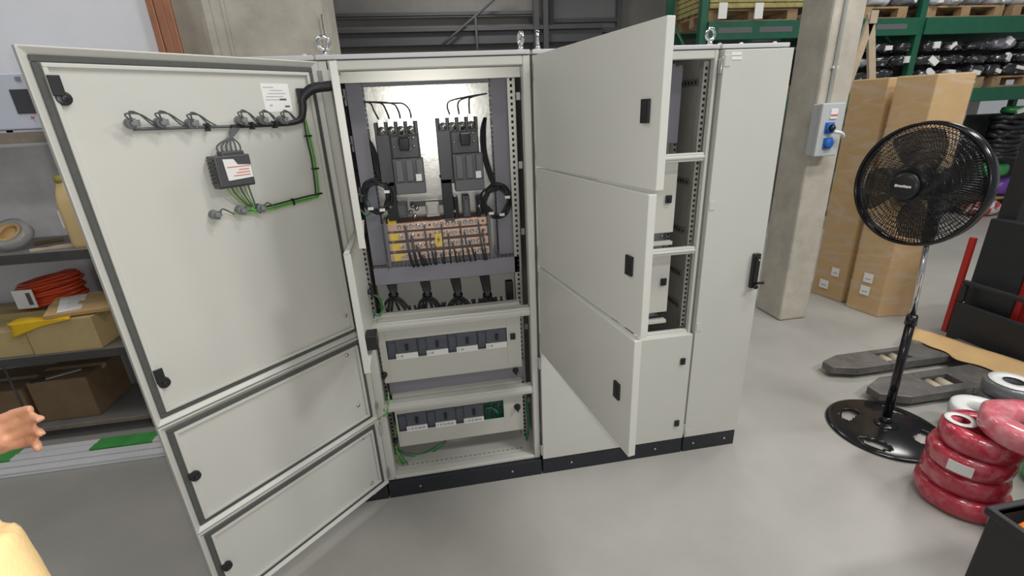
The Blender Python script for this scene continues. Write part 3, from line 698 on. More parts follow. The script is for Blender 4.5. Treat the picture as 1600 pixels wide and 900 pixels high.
p0, p1, p2 = Vector((bcx+.008, bcy+.01, .035)), Vector((2.082, -.074, .72)), Vector((2.045, -.07, 1.20))
m = MB(); m.cyl(p0, p1, .022, .022, 20); m.cyl(p0, p0+Vector((0, 0, .05)), .036, .025, 20)
m.cyl(p1-Vector((0, 0, .04)), p1+Vector((0, 0, .015)), .029, .025, 20); m.build('lower_pole', BLKG, F)
m = MB(); m.cyl(p1+Vector((0, 0, .01)), p2, .0125, .0125, 16); m.build('upper_pole', CHROME, F, label='chrome upper pole')
ax_ = Vector((-.985, -.17, .03)).normalized(); G = Vector((1.838, -.125, 1.462)); RG = .279
MG = Matrix.Translation(G) @ ax_.to_track_quat('Z', 'Y').to_matrix().to_4x4()
m = MB(); m.cyl(p2-Vector((0, 0, .06)), p2+Vector((0, 0, .14)), .026, .03, 16); m.tube([p2+Vector((0, 0, .10)), p2+Vector((-.01, 0, .2)), G-ax_*.12], [.032, .04, .05], 12); m.build('neck', BLK, F)
m = MB(); m.lathe([(0, -.21), (.05, -.20), (.075, -.16), (.08, -.10), (.075, -.06), (.05, -.045)], 28, MG); m.build('motor_housing', BLK, F)
def torus(m, R, r, z, seg=72, rs=8, M=None): m.lathe([(R+r*math.cos(2*math.pi*a/rs), z+r*math.sin(2*math.pi*a/rs)) for a in range(rs)], seg, M, closed=True)
m = MB(); m.lathe([(RG-.006, -.026), (RG+.006, -.028), (RG+.011, 0), (RG+.006, .028), (RG-.006, .026)], 80, MG, closed=True); m.build('rim_band', BLKG, F)
def dome(r, zmax, sgn): return sgn*(.02+zmax*(1-(r/RG)**2.6))
for sgn, zm, nm in ((1, .075, 'front_grille'), (-1, .06, 'rear_grille')):
    m = MB(); n = 132 if sgn > 0 else 96
    for k in range(n):
        a0 = 2*math.pi*k/n; pts = []
        for j in range(8):
            r = .055+(RG-.055)*j/7; a = a0+.25*(1-j/7)*sgn; z_ = dome(r, zm, sgn)
            pts.append(MG @ Vector((r*math.cos(a), r*math.sin(a), z_)))
        m.tube(pts, .0015, 4, sub=1)
    for R_ in (.09, .12, .15, .175, .20, .22, .24, .258): torus(m, R_, .0016, dome(R_, zm, sgn), 60, 5, MG)
    m.build(nm, BLKG, F)
m = MB(); m.lathe([(.0, .108), (.045, .106), (.062, .098), (.066, .086), (.05, .084)], 32, MG); hubo = m.build('grille_badge', BLK, F)
# small white lettering strip on the badge
m = MB(); Mx = Matrix.Translation(G+ax_*.1085)
up = Vector((0, 0, 1)); side = up.cross(ax_).normalized()
def badge(a, b, c, d):
    vs = [G+ax_*h_+side*s_+up*t_ for h_ in (.1062, .109) for s_, t_ in ((a, c), (b, c), (b, d), (a, d))]
    m.add(vs, [(0, 1, 2, 3), (7, 6, 5, 4), (0, 4, 5, 1), (1, 5, 6, 2), (2, 6, 7, 3), (3, 7, 4, 0)])
for i in range(6): badge(-.036+i*.012, -.036+i*.012+.0105, -.005+(.001 if i % 2 else 0), .005+(.002 if i in (0, 3) else 0))
m.build('badge_lettering', WHITE, hubo, label='white lettering')
m = MB(); m.lathe([(0, .05), (.035, .045), (.045, .02), (.045, -.02)], 24, MG); m.build('blade_hub', BLK, F)
for k in range(4):
    m = MB(); vs = []; fs = []; nr, nc = 8, 5; a0 = 2*math.pi*k/4
    for lay in (0, 1):
        for i in range(nr):
            r = .04+.215*i/(nr-1); half = .35+.22*math.sin(math.pi*min(1, i/(nr-1)*.8+.15))
            for j in range(nc):
                t = j/(nc-1)*2-1; a = a0+half*t+.25*i/(nr-1)
                vs.append(MG @ Vector((r*math.cos(a), r*math.sin(a), .028*t*(1-.4*i/nr)-.0 + lay*.003)))
    for lay in (0, 1):
        o = lay*nr*nc
        for i in range(nr-1):
            for j in range(nc-1): q = (o+i*nc+j, o+i*nc+j+1, o+(i+1)*nc+j+1, o+(i+1)*nc+j); fs.append(q if lay else q[::-1])
    o = nr*nc
    bd = [i*nc for i in range(nr)]+[(nr-1)*nc+j for j in range(1, nc)]+[i*nc+nc-1 for i in range(nr-2, -1, -1)]+[j for j in range(nc-2, 0, -1)]
    for i in range(len(bd)): a, b = bd[i], bd[(i+1) % len(bd)]; fs.append((a, b, b+o, a+o))
    m.add(vs, fs, 0, True); m.build('blade', mat('smoked_blade_plastic', (.035, .033, .034), .25, alpha=.62), F)
fix_children(F)

# ------------------------------------------------------------------ pallet stacker (forks, backrest, mast)
T = thing('pallet_stacker', (3.5, .31, 0), 'black and red pallet stacker with two low forks pointing at the cabinets', 'pallet truck')
for yc, wdt in ((.50, .20), (.155, .24)):
    y0, y1 = yc-wdt/2, yc+wdt/2; x0 = 2.21 if yc > .3 else 2.235
    m = MB(); hx0, hx1, hy0, hy1 = 2.64, 2.86, yc-.055, yc+.055
    m.prism([(x0, yc-.045), (x0+.16, y0), (hx0, y0), (hx0, y1), (x0+.16, y1), (x0, yc+.045)], .035, .09)
    m.box(hx1, 3.44, y0, y1, .035, .09); m.box(hx0, hx1, y0, hy0, .035, .09); m.box(hx0, hx1, hy1, y1, .035, .09)
    f = m.build('fork', FORK, T, bevel=.006)
    for xx in (hx0+.06, hx0+.15):
        m = MB(); m.cyl((xx, hy0+.01, .04), (xx, hy1-.01, .04), .038, seg=20); m.build('load_roller', mat('roller_nylon', (.40, .35, .26), .5), f)
m = MB(); xb0, xb1 = 3.44, 3.475
m.box(xb0, xb1, -.12, .70, .05, .36); m.box(xb0, xb1, -.12, .70, .50, .535); m.box(xb0, xb1, .66, .70, .36, .50); m.box(xb0, xb1, -.12, -.08, .36, .5)
m.build('backrest', TRUCKB, T, bevel=.012)
m = MB(); m.box(3.60, 3.76, .60, .72, .05, 1.9); m.box(3.60, 3.76, -.12, .0, .05, 1.9); m.box(3.60, 3.66, .0, .6, 1.7, 1.85); m.box(3.52, 3.60, .40, .70, .1, 1.0)
m.build('mast', TRUCKB, T, bevel=.006)
m = MB(); m.box(3.50, 3.53, .745, .785, .06, .84); m.build('side_guard', TRUCKR, T, bevel=.004)
m = MB(); m.box(3.54, 3.64, .36, .46, .1, 1.0); m.cyl((3.53, .30, .1), (3.53, .30, .95), .03); m.build('lift_cylinder', TRUCKR, T, bevel=.01)
m = MB(); m.box(3.76, 4.2, -.1, .7, .05, .75); m.build('body_cover', TRUCKR, T, bevel=.03)
for y in (.1, .5):
    m = MB(); m.cyl((3.95, y-.04, .08), (3.95, y+.04, .08), .08, seg=24); m.build('wheel', BLK, T)
m = MB(); m.box(3.475, 3.60, .05, .62, .12, .30); m.build('fork_carriage', TRUCKB, T, bevel=.01)
fix_children(T)
# cardboard sheet on the forks
vs = []; fs = []; nx, ny = 9, 22
for lay in (0, 1):
    for j in range(ny):
        t = j/(ny-1)
        A0 = Vector((3.05, .68, .094)).lerp(Vector((3.20, -.05, .094)), t); B0 = Vector((3.27, .80, .10)).lerp(Vector((3.432, -.05, .13)), t)
        A0.x += .025*math.sin(t*9)+.015*math.sin(t*23); 
        for i in range(nx):
            q = A0.lerp(B0, i/(nx-1)); q.z = .094+.03*(i/(nx-1))**2*(.3+t)+.006*abs(math.sin(t*7+i*.4))+lay*.004; vs.append(q)
o_ = nx*ny
for j in range(ny-1):
    for i in range(nx-1):
        a = j*nx+i; fs.append((a, a+nx, a+nx+1, a+1)); fs.append((a+o_, a+o_+1, a+o_+nx+1, a+o_+nx))
bd = list(range(nx))+[j*nx+nx-1 for j in range(1, ny)]+[(ny-1)*nx+i for i in range(nx-2, -1, -1)]+[j*nx for j in range(ny-2, 0, -1)]
for i in range(len(bd)): a, b = bd[i], bd[(i+1) % len(bd)]; fs.append((a, b, b+o_, a+o_))
m = MB(); m.add(vs, fs, 0, True); tag(m.build('cardboard_sheet', CARD), 'torn brown cardboard sheet lying over the black forks', 'cardboard')

# ------------------------------------------------------------------ tall wrapped cartons
def tall_box(poly, h, label, labels_at):
    m = MB(); cx = sum(p[0] for p in poly)/4; cy = sum(p[1] for p in poly)/4
    t = thing('tall_carton', (cx, cy, 0), label, 'cardboard box', 'tall film-wrapped cartons')
    m.prism([(x-cx, y-cy) for x, y in poly], 0, h); m.build('carton', CARD, t, bevel=.008)
    m = MB(); q = [((x-cx)*1.012, (y-cy)*1.012) for x, y in poly]
    n = 24; rows = 30; vs = []; fs = []
    for j in range(rows+1):
        for e in range(4):
            for k in range(n//4):
                a = k/(n/4); x = q[e][0]*(1-a)+q[(e+1) % 4][0]*a; y = q[e][1]*(1-a)+q[(e+1) % 4][1]*a
                s_ = 1.0+.012*abs(mnoise.noise((x*9, y*9, j*.55))); vs.append(Vector((x*s_, y*s_, .004+h*j/rows)))
    for j in range(rows):
        for k in range(n): fs.append((j*n+k, j*n+(k+1) % n, (j+1)*n+(k+1) % n, (j+1)*n+k))
    m.add(vs, fs, 0, False); m.build('stretch_wrap', FILM, t, label='clear stretch film')
    return t
b2 = [(3.375, 1.225), (3.675, 1.19), (3.62, 1.47), (3.315, 1.505)]
b1 = [(3.345, 1.60), (3.66, 1.57), (3.61, 1.86), (3.285, 1.90)]
t2 = tall_box(b2, 2.0, 'tall film-wrapped brown carton in front, behind the fan', ())
t1 = tall_box(b1, 2.0, 'tall film-wrapped brown carton nearest the concrete column', ())
def on_face(p0, p1, s, z, w_, h_):  # small sheet on the vertical face p0-p1
    a = Vector((*p0, 0)); d = Vector((*p1, 0))-a; L = d.length; d.normalize(); n = Vector((d.y, -d.x, 0))
    b = MB(); vs = [a+d*(s+i)+n*o+Vector((0, 0, z+k)) for o in (.008, .0095) for i, k in ((0, 0), (w_, 0), (w_, h_), (0, h_))]
    b.add(vs, [(3, 2, 1, 0), (4, 5, 6, 7), (0, 1, 5, 4), (1, 2, 6, 5), (2, 3, 7, 6), (3, 0, 4, 7)])
    vs = [a+d*(s+i)+n*o+Vector((0, 0, z+k)) for o in (.0096, .010) for i, k in ((w_*.2, h_*.3), (w_*.8, h_*.3), (w_*.8, h_*.45), (w_*.2, h_*.45))]
    b.add(vs, [(3, 2, 1, 0), (4, 5, 6, 7), (0, 1, 5, 4), (1, 2, 6, 5), (2, 3, 7, 6), (3, 0, 4, 7)], 1)
    return b
for t, P, spots in ((t2, b2, ((.10, .17, .08), (.105, .29, .08))), (t1, b1, ((.17, .24, .075), (.075, .09, .09)))):
    c = Vector(t.location)
    for s, z, w_ in spots:
        b = on_face(P[3], P[0], s, z, w_, .085); b.v = [(x-c.x, y-c.y, z_) for x, y, z_ in b.v]; b.build('shipping_label', [WHITE, mat('grey_ink', (.45, .45, .47), .6)], t)

# ------------------------------------------------------------------ socket box and conduit on the column
q0 = at(1275, 163, y=1.27); q1 = at(1322, 157, y=1.27); q2 = at(1306, 242, y=1.27)
bx0, bx1, bz0, bz1 = 2.475, 2.655, 1.47, 1.845
SB = thing('socket_box', (2.60, 1.37, bz0), 'grey wall socket box with two blue outlets on the concrete column', 'socket box')
sx0, sx1 = q0.x+.06, q1.x-.005; sz0, sz1 = q2.z, q0.z
m = MB(); m.box(sx0, sx1, 1.27, 1.37, sz0, sz1); m.box(sx0-.004, sx1+.004, 1.262, 1.30, sz0-.004, sz1+.004); m.build('housing', SOCKG, SB, bevel=.008)
q = at(1303, 178, y=1.26); m = MB(); m.box(q.x-.03, q.x+.03, 1.254, 1.263, q.z-.035, q.z+.035); m.box(q.x-.028, q.x+.028, 1.250, 1.2545, q.z-.014, q.z-.002, 1); m.build('breaker_window', [WHITE, REDINK], SB, bevel=.002)
for i, v in enumerate((200, 224)):
    q = at(1297+(0 if i == 0 else -3), v, y=1.25); M_ = Matrix.Translation((q.x, 1.262, q.z)) @ Matrix.Rotation(math.pi/2, 4, 'X')
    m = MB(); m.box(q.x-.036, q.x+.036, 1.252, 1.263, q.z-.04, q.z+.04); m.lathe([(.034, 0), (.034, .03), (.028, .034), (.0, .034)] if i else [(.034, 0), (.034, .028), (.026, .03), (.026, .012), (0, .012)], 24, M_)
    m.build('blue_outlet', BLUE, SB, bevel=.003)
    if i == 0:
        m = MB(); m.cyl((q.x, 1.24, q.z), (q.x+.0, 1.215, q.z), .022, .018, 16); m.build('black_plug', BLK, SB)
m = MB(); a = at(1308, 208, y=1.22); m.tube([(a.x-.03, 1.222, a.z+.012), (a.x+.02, 1.20, a.z), (a.x+.06, 1.22, a.z-.03)], .012, 8); m.build('plug_lead', WHITEP, SB)
for o in SB.children: o.location = Vector(o.location)-Vector(SB.location)
cxm = (at(1302, 158, y=1.35).x+at(1318, 0, y=1.35).x)/2
CD = thing('conduit', (cxm, 1.355, 2), 'thin white conduit pipe running up the concrete column to the socket box', 'pipe')
m = MB(); m.cyl((0, 0, sz1+.004-2), (0, 0, 3.4), .0135, seg=12); m.build('pipe', WHITEP, CD)
m = MB(); m.box(-.022, .022, -.008, .015, .07, .085); m.build('pipe_clip', WHITEP, CD)

# ------------------------------------------------------------------ wrapped cable coils at right
def coil(name, loc, ro, ri, h, mt, label, cat='cable coil', group=None, wob=.05, lab=None, seed=0):
    random.seed(seed); t = thing(name, loc, label, cat, group); m = MB(); n = 12; prof = []
    for k in range(n):
        a = 2*math.pi*k/n; e = .55
        cx = (abs(math.cos(a))**e)*math.copysign(1, math.cos(a)); cz = (abs(math.sin(a))**e)*math.copysign(1, math.sin(a))
        prof.append(((ro+ri)/2+(ro-ri)/2*cx, h/2+h/2*cz))
    m.lathe(prof, 36, None, closed=True)
    m.v = [(x*(1+wob*mnoise.noise((x*12+seed, y*12, z*20))), y*(1+wob*mnoise.noise((x*12, y*12+seed, z*20))), max(0, min(h, z*(1+.0*mnoise.noise((x*10, y*10, seed)))))) for x, y, z in m.v]
    m.build('coil_body', mt, t)
    if lab:
        a0, a1 = lab; b = MB(); vs = []
        for k in range(7):
            a = math.radians(a0+(a1-a0)*k/6)
            for r, z in ((ro*1.006+.002, h*.25), (ro*1.006+.002, h*.75), (ro*1.0, h*.75), (ro*1.0, h*.25)): vs.append(Vector((r*math.cos(a), r*math.sin(a), z)))
        fs = [(0, 1, 2, 3), (27, 26, 25, 24)]
        for k in range(6):
            for i in range(4): fs.append((k*4+i, k*4+(i+1) % 4, (k+1)*4+(i+1) % 4, (k+1)*4+i))
        b.add(vs, fs); b.build('paper_band', WHITE, t)
    return t
g_ = 'film-wrapped red cable coils stacked on the floor'
hc = .105; dz = .107
lbls = ['red wrapped cable coil with white paper band, on the floor, bottom of the front stack', 'red wrapped cable coil second from the floor in the front stack', 'red wrapped cable coil third from the floor in the front stack', 'red wrapped cable coil topmost of the front stack, under the pink one']
for i in range(4):
    coil('cable_coil', (1.943+(.012, .004, -.004, .008)[i], -.615+(0, .008, .004, -.004)[i], i*dz), (.178, .162, .160, .152)[i], .07, hc, REDC, lbls[i], group=g_, lab=[(-110, -72), None, (190, 222), None][i], seed=i*3)
lbl2 = ['red wrapped cable coil at the bottom of the rear right stack beside the bin', 'red wrapped cable coil second in the rear right stack beside the bin', 'red wrapped cable coil third in the rear right stack, with white band', 'red wrapped cable coil fourth in the rear right stack, beneath the pink one']
for i in range(4): coil('cable_coil', (2.12, -.935, i*dz), (.165, .160, .155, .150)[i], .07, hc, [PINKC, REDC, REDC, REDC][i], lbl2[i], group=g_, lab=[None, None, (150, 200), None][i], seed=20+i)
coil('cable_coil', (2.045, -.745, 4*dz+.002), .195, .075, .10, PINKC, 'pink wrapped cable coil lying flat across the tops of both red stacks', group=g_, seed=40)
m = MB(); m.lathe([(.035, 0), (.06, 0), (.06, .003), (.035, .003)], 20, Matrix.Translation((1.895, -.56, 4*dz+.001)), closed=True)
tag(m.build('spool_ring', WHITEP), 'white spool ring lying on the topmost red coil of the front stack', 'spool ring')
for i in (0, 2): coil('cable_coil', (2.50, -.255, i*.05), .138, .06, .098, GREYC if i < 2 else WHITEP, ['grey cable coil on the floor under the white one', '', 'white wrapped cable coil with open centre behind the red coils'][i], group='grey and white cable coils on the floor', seed=50+i)
for i in range(3): coil('cable_coil', (2.795, -.175, i*.09), .13, .05, .088, GREYC, ['grey cable coil on the floor beside the fork, under two others', 'grey cable coil in the middle of the stack beside the fork', 'grey cable coil with white ring on top of the stack beside the fork'][i], group='grey cable coils beside the fork', seed=60+i)
m = MB(); m.lathe([(.05, 0), (.11, 0), (.11, .004), (.05, .004)], 24, Matrix.Translation((2.795, -.175, .269)), closed=True)
tag(m.build('spool_ring', WHITEP), 'white spool ring on the grey coils beside the fork', 'spool ring')
coil('cable_coil', (2.50, -.66, 0), .15, .06, .30, GREENF, 'bright green cable coil behind the pink coil at the right edge', seed=71)
# black bin at the lower right corner
BN = thing('storage_bin', (1.6, -1.36, 0), 'black plastic bin at the lower right corner with an orange item inside', 'bin')
m = MB(); x0, x1, y0, y1, zt = 1.325, 1.88, -1.65, -1.085, .545
def P2(x, y, z): return (x-1.6, y+1.36, z)
tk = .012
m.box(x0-1.6, x1-1.6, y0+1.36, y1+1.36, 0, tk); m.box(x0-1.6, x0+tk-1.6, y0+1.36, y1+1.36, tk, zt); m.box(x1-tk-1.6, x1-1.6, y0+1.36, y1+1.36, tk, zt)
m.box(x0+tk-1.6, x1-tk-1.6, y0+1.36, y0+tk+1.36, tk, zt); m.box(x0+tk-1.6, x1-tk-1.6, y1-tk+1.36, y1+1.36, tk, zt)
m.build('bin_body', BIN, BN, bevel=.008)
m = MB(); m.box(x0-1.612, x1-1.588, y0+1.348, y0+1.372, zt-.03, zt); m.box(x0-1.612, x1-1.588, y1+1.348, y1+1.372, zt-.03, zt); m.box(x0-1.612, x0-1.588, y0+1.36, y1+1.36, zt-.03, zt); m.box(x1-1.612, x1-1.588, y0+1.36, y1+1.36, zt-.03, zt)
m.build('bin_rim', BIN, BN, bevel=.006)
m = MB(); m.box(x0+tk+.002, x1-tk-.002, y0+tk+.002, y1-tk-.002, tk+.002, .44); tag(m.build('cable_offcuts', COILB, bevel=.03), 'dark heap filling the black bin', 'offcuts', kind='stuff')
q = at(1598, 822, z=.5); m = MB(); m.cyl((q.x, q.y, .4415), (q.x+.02, q.y-.02, .50), .035, .03, 16); m.cyl((q.x+.02, q.y-.02, .50), (q.x+.025, q.y-.025, .52), .02, .018, 16)
tag(m.build('orange_cap', ORP), 'small orange plastic cap lying in the black bin', 'cap')

# ------------------------------------------------------------------ steel shelving at left
SH = thing('shelving_unit', (-2.9, 1.18, 0), 'grey steel shelving unit against the white wall at the left', 'shelf')
SX0, SX1, SY0, SY1 = -3.75, -2.05, .95, 1.42
for z, nm in ((1.882, 0), (1.237, 1), (.605, 2), (.105, 3)):
    m = MB(); m.box(SX0+.85-.0-2.9+2.05, SX1+2.9, SY0-1.18+.01, SY1-1.18, z-.02, z, 0) if False else m.box(SX0+2.9, SX1+2.9, SY0-1.18+.006, SY1-1.18, z-.02, z, 0)
    m.box(SX0+2.9, SX1+2.9, SY0-1.18, SY0-1.18+.006, z-(.055 if nm != 3 else .03), z, 1)
    m.build('shelf', [SHELFM, SHELFE if nm in (1, 2) else mat('brown_shelf_edge', (.24, .20, .16), .6, noise=.4, nscale=8)], SH, bevel=.002)
for x in (SX0, SX1-.035):
    for y in (SY0-1.18+.008, SY1-1.18-.035):
        m = MB(); m.box(x+2.9, x+2.94, y, y+.004, 0, 2.05); m.box(x+2.9, x+2.904, y, y+.03, 0, 2.05); m.build('upright', SHELFE, SH)
m = MB(); m.box(-.222, -.210, SY0-1.18+.008, SY0-1.18+.012, .107, .58); m.build('bracing_post', SHELFE, SH)
# top shelf instrument
q0, q1 = at(0, 113, y=.98), at(66, 204, y=.98)
IN = thing('bench_instrument', (-2.62, 1.12, 1.882), 'pale blue instrument with dark screen on the top shelf', 'instrument')
m = MB(); m.box(-.25, .205, -.12, .2, .012, .285); m.box(-.25, -.10, -.135, -.12, .012, .16, 1)
m.build('case', [DEVW, WHITEP], IN, bevel=.008)
a = at(14, 140, y=1.0); b = at(56, 177, y=1.0); m = MB(); m.box(a.x+2.62, b.x+2.62+.01, -.124, -.119, b.z-1.882, a.z-1.882); m.build('screen', SCREEN, IN, bevel=.002)
a = at(28, 123, y=1.0); m = MB(); m.box(a.x+2.62-.012, a.x+2.62+.012, -.124, -.119, a.z-1.882-.01, a.z-1.882+.01); m.build('button', mat('grey_button', (.25, .25, .28), .5), IN)
a = at(52, 183, y=1.0); m = MB(); m.cyl((a.x+2.62, -.12, a.z-1.882), (a.x+2.62, -.128, a.z-1.882), .006); m.build('indicator', REDINK, IN)
for x in (-.2, .16):
    for y in (-.08, .16): m = MB(); m.cyl((x, y, 0), (x, y, .014), .014); m.build('foot', BLK, IN)
# second shelf: jug, tape roll, sticks, wrapped sheet
zj = 1.237
J = thing('plastic_jug', (-2.475, 1.04, zj), 'yellowish plastic jug with cap on the second shelf beside the open door', 'jug')
m = MB(); sec = [(.062, .0, .05), (.066, .02, .054), (.066, .26, .054), (.058, .31, .048), (.03, .345, .03), (.024, .355, .024), (.024, .375, .024)]
vs = []; fs = []; n = 20
for (rx, z, ry) in sec:
    for k in range(n):
        a = 2*math.pi*k/n; e = .6
        cx = math.copysign(abs(math.cos(a))**e, math.cos(a)); sy = math.copysign(abs(math.sin(a))**e, math.sin(a)); vs.append(Vector((rx*cx-(.02 if z > .33 else 0), ry*sy, z)))
for i in range(len(sec)-1):
    for k in range(n): fs.append((i*n+k, i*n+(k+1) % n, (i+1)*n+(k+1) % n, (i+1)*n+k))
fs += [list(range(n))[::-1], list(range((len(sec)-1)*n, len(sec)*n))]
m.add(vs, fs, 0, True); m.build('jug_body', JUG, J)
m = MB(); m.cyl((-.02, 0, .372), (-.02, 0, .412), .028, .026, 18); m.build('cap', mat('olive_cap', (.42, .36, .08), .5), J)
m = MB(); m.tube([(.0, 0, .352), (.03, 0, .372), (.055, 0, .345), (.058, 0, .30)], .011, 8); m.build('handle', JUG, J)
m = MB(); m.box(-.076, -.0655, -.03, .03, .12, .22); m.build('label', WHITE, J)
q = at(12, 372, y=1.06)
TR_ = thing('tape_roll', (-2.89, 1.10, zj+.088), 'clear tape roll with brown core standing on the second shelf', 'tape roll')
m = MB(); Rx = Matrix.Rotation(math.radians(42), 4, 'X')
m.lathe([(.062, -.03), (.097, -.03), (.097, .03), (.062, .03)], 32, Rx, closed=True); m.build('tape', mat('clear_tape', (.50, .50, .50), .2, alpha=.55), TR_)
m = MB(); m.lathe([(.050, -.032), (.062, -.032), (.062, .032), (.050, .032)], 32, Rx, closed=True); m.build('core', CARD, TR_)
m = MB(); m.lathe([(0, -.012), (.051, -.012), (.051, .012), (0, .012)], 32, Rx); m.build('core_paper', CARD, TR_)
for i, (u0, v0, u1, v1, mt, lb) in enumerate(((30, 397, 95, 380, WOODP, 'pale wooden stick lying flat on the second shelf'), (52, 380, 85, 371, CARDD, 'short dark brown wooden stick lying on the second shelf'), (48, 394, 128, 386, WOODP, 'pale wooden stick lying beneath the jug on the second shelf'))):
    a = at(u0, v0, z=zj+.01); b = at(u1, v1, z=zj+.01); d = (b-a); L = min(d.length, .42); an = math.atan2(d.y, d.x)
    a.y = max(a.y, .99)
    m = MB(); m.box(0, L, -.012, .012, 0, .016); tag(m.build('wooden_stick', mt, loc=(a.x, min(a.y+(0, .10, .03)[i], 1.2), zj+.0005), rz=min(an, .5), bevel=.002), lb, 'stick', 'sticks on the second shelf')
m = MB(); m.box(-3.5, -2.2, 1.432, 1.448, zj+.002, zj+.56)
FS = tag(m.build('wrapped_sheet', mat('film_wrapped_sheet', (.78, .76, .76), .28, noise=.2, nscale=4, bump=.4, bscale=6)), 'film-wrapped grey sheet standing at the back of the second shelf', 'sheet')
# third shelf: boxes, bag, tube coil
z3 = .605
def carton(name, x0, x1, y0, y1, z0, h, label, mt=CARDY, flap=None):
    t = thing(name, ((x0+x1)/2, (y0+y1)/2, z0), label, 'cardboard box', 'cartons on the steel shelves'); wx, wy = (x1-x0)/2, (y1-y0)/2
    m = MB(); m.box(-wx, wx, -wy, wy, 0, h); m.build('carton_body', mt, t, bevel=.005)
    m = MB(); m.box(-wx-.001, wx+.001, -.02, .02, h-.03, h+.0015); m.build('packing_tape', mat('brown_tape', (.45, .33, .18), .3), t)
    return t
carton('carton', -2.93, -2.56, .965, 1.16, z3+.0005, .215, 'pale cardboard carton at the front of the third shelf below the yellow bag')
carton('carton', -3.45, -2.94, .975, 1.16, z3+.0005, .17, 'low pale cardboard carton at the left edge of the third shelf')
carton('carton', -2.62, -2.30, 1.27, 1.41, z3+.0005, .42, 'dark brown carton standing at the back of the third shelf', CARDD)
fc = carton('carton', -2.80, -2.47, 1.0, 1.2, z3+.222, .03, 'flat cardboard box carrying a printed white sheet, on the third shelf', CARD)
fc.rotation_euler = (math.radians(15), 0, math.radians(10)); fc.location = (-2.655, 1.085, z3+.248)
m = MB(); m.box(-.10, .10, -.085, .085, 0, .0015)
for i in range(4): m.box(-.06, .05-.015*i, -.045+i*.022, -.038+i*.022, .0015, .0019, 1)
tag(m.build('printed_sheet', [WHITE, mat('grey_ink', (.45, .45, .47), .6)], loc=(-2.667, 1.082, z3+.2785), rz=math.radians(22)), 'printed white sheet lying on the flat cardboard box', 'paper').rotation_euler.x = math.radians(15)
m = MB(); vs = []; fs = []; nx, ny = 14, 12
for j in range(ny):
    for i in range(nx):
        u, v = i/(nx-1), j/(ny-1); x = -3.0+.33*u; drop = .085*(1-u)**1.5+.012
        if v < .55: y = .957; z = z3+.224-drop*(1-v/.55)
        else: y = .957+.09*(v-.55)/.45; z = z3+.224+.004*math.sin(u*11+v*6)
        vs.append(Vector((x+.01*math.sin(v*5), y-.004*math.sin(u*9), z)))
for j in range(ny-1):
    for i in range(nx-1): a = j*nx+i; fs.append((a, a+1, a+nx+1, a+nx))
m.add(vs, fs, 0, True); yb = m.build('plastic_bag', YBAG); md = yb.modifiers.new('Solidify', 'SOLIDIFY'); md.thickness = .004; md.offset = -1
tag(yb, 'bright yellow plastic bag draped over the front of the carton', 'bag')
OT = thing('tube_coil', (-2.93, 1.275, z3+.236), 'coil of orange tubing with white label on the third shelf', 'tubing coil')
random.seed(9)
for k in range(9):
    rad = .165-.012*(k % 3); zz = .018+.019*(k//1)*.95; pts = []
    for j in range(16):
        a = 2*math.pi*j/16; pts.append((rad*1.12*math.cos(a)+random.uniform(-.004, .004), rad*.62*math.sin(a), zz+random.uniform(-.004, .004)+.03*math.cos(a)))
    m = MB(); m.tube(pts, .0115, 8, closed=True, sub=2); m.build('tube_turn', ORANGE, OT)
m = MB(); m.box(-.13, -.02, -.128, -.122, .01, .13); m.box(-.06, -.035, -.1286, -.1279, .03, .11, 1); m.build('tag_label', [WHITE, INK], OT)
carton('carton', -3.55, -2.70, 1.175, 1.415, z3+.0005, .212, 'wide cardboard carton beneath the orange tubing on the third shelf', CARDY)
# bottom shelf carton
carton('carton', -3.10, -2.76, 1.02, 1.38, .1055, .29, 'dark brown carton carrying a silver tool on the lowest shelf', CARDD)
carton('carton', -3.55, -3.14, 1.02, 1.38, .1055, .25, 'dark carton at the left end of the lowest shelf', CARDD)
m = MB(); m.box(-.09, .09, -.018, .018, 0, .008); m.box(-.16, -.09, -.014, .014, -.001, .012, 1)
tag(m.build('hand_tool', [STEEL, BLK], loc=(-2.93, 1.10, .396), rz=.5, bevel=.003), 'small silver hand tool lying on the dark carton of the lowest shelf', 'tool')
# aluminium profiles on the floor
prof = ((.635, .0, .040), (.690, .0, .045), (.75, .0, .05), (.81, .0, .045))
pl = ['aluminium profile bar on the floor nearest the viewer', 'aluminium profile bar on the floor, second from the front', 'aluminium profile bar with green film, third from the front', 'aluminium profile bar with green film, nearest the shelving']
for i, (y, z, s) in enumerate(prof):
    x1 = -1.72-.05*i
    t = thing('aluminium_profile', (-3.0, y, 0), pl[i], 'metal profile', 'aluminium profiles on the floor')
    m = MB(); m.box(-1.2, x1+3.0, -s/2, s/2, 0, s); m.box(-1.2, x1+3.0, -s/2-.003, -s/2, .006, .012); m.box(-1.2, x1+3.0, -s/2-.003, -s/2, s-.012, s-.006); m.build('bar', ALU, t, bevel=.003)
    if i >= 2:
        for (a, b) in ((.33, .68), (-.55, -.1)):
            m = MB(); m.box(a, b, -s/2-.005, s/2+.001, .0, s+.002); m.build('green_film_label', GREENF, t)

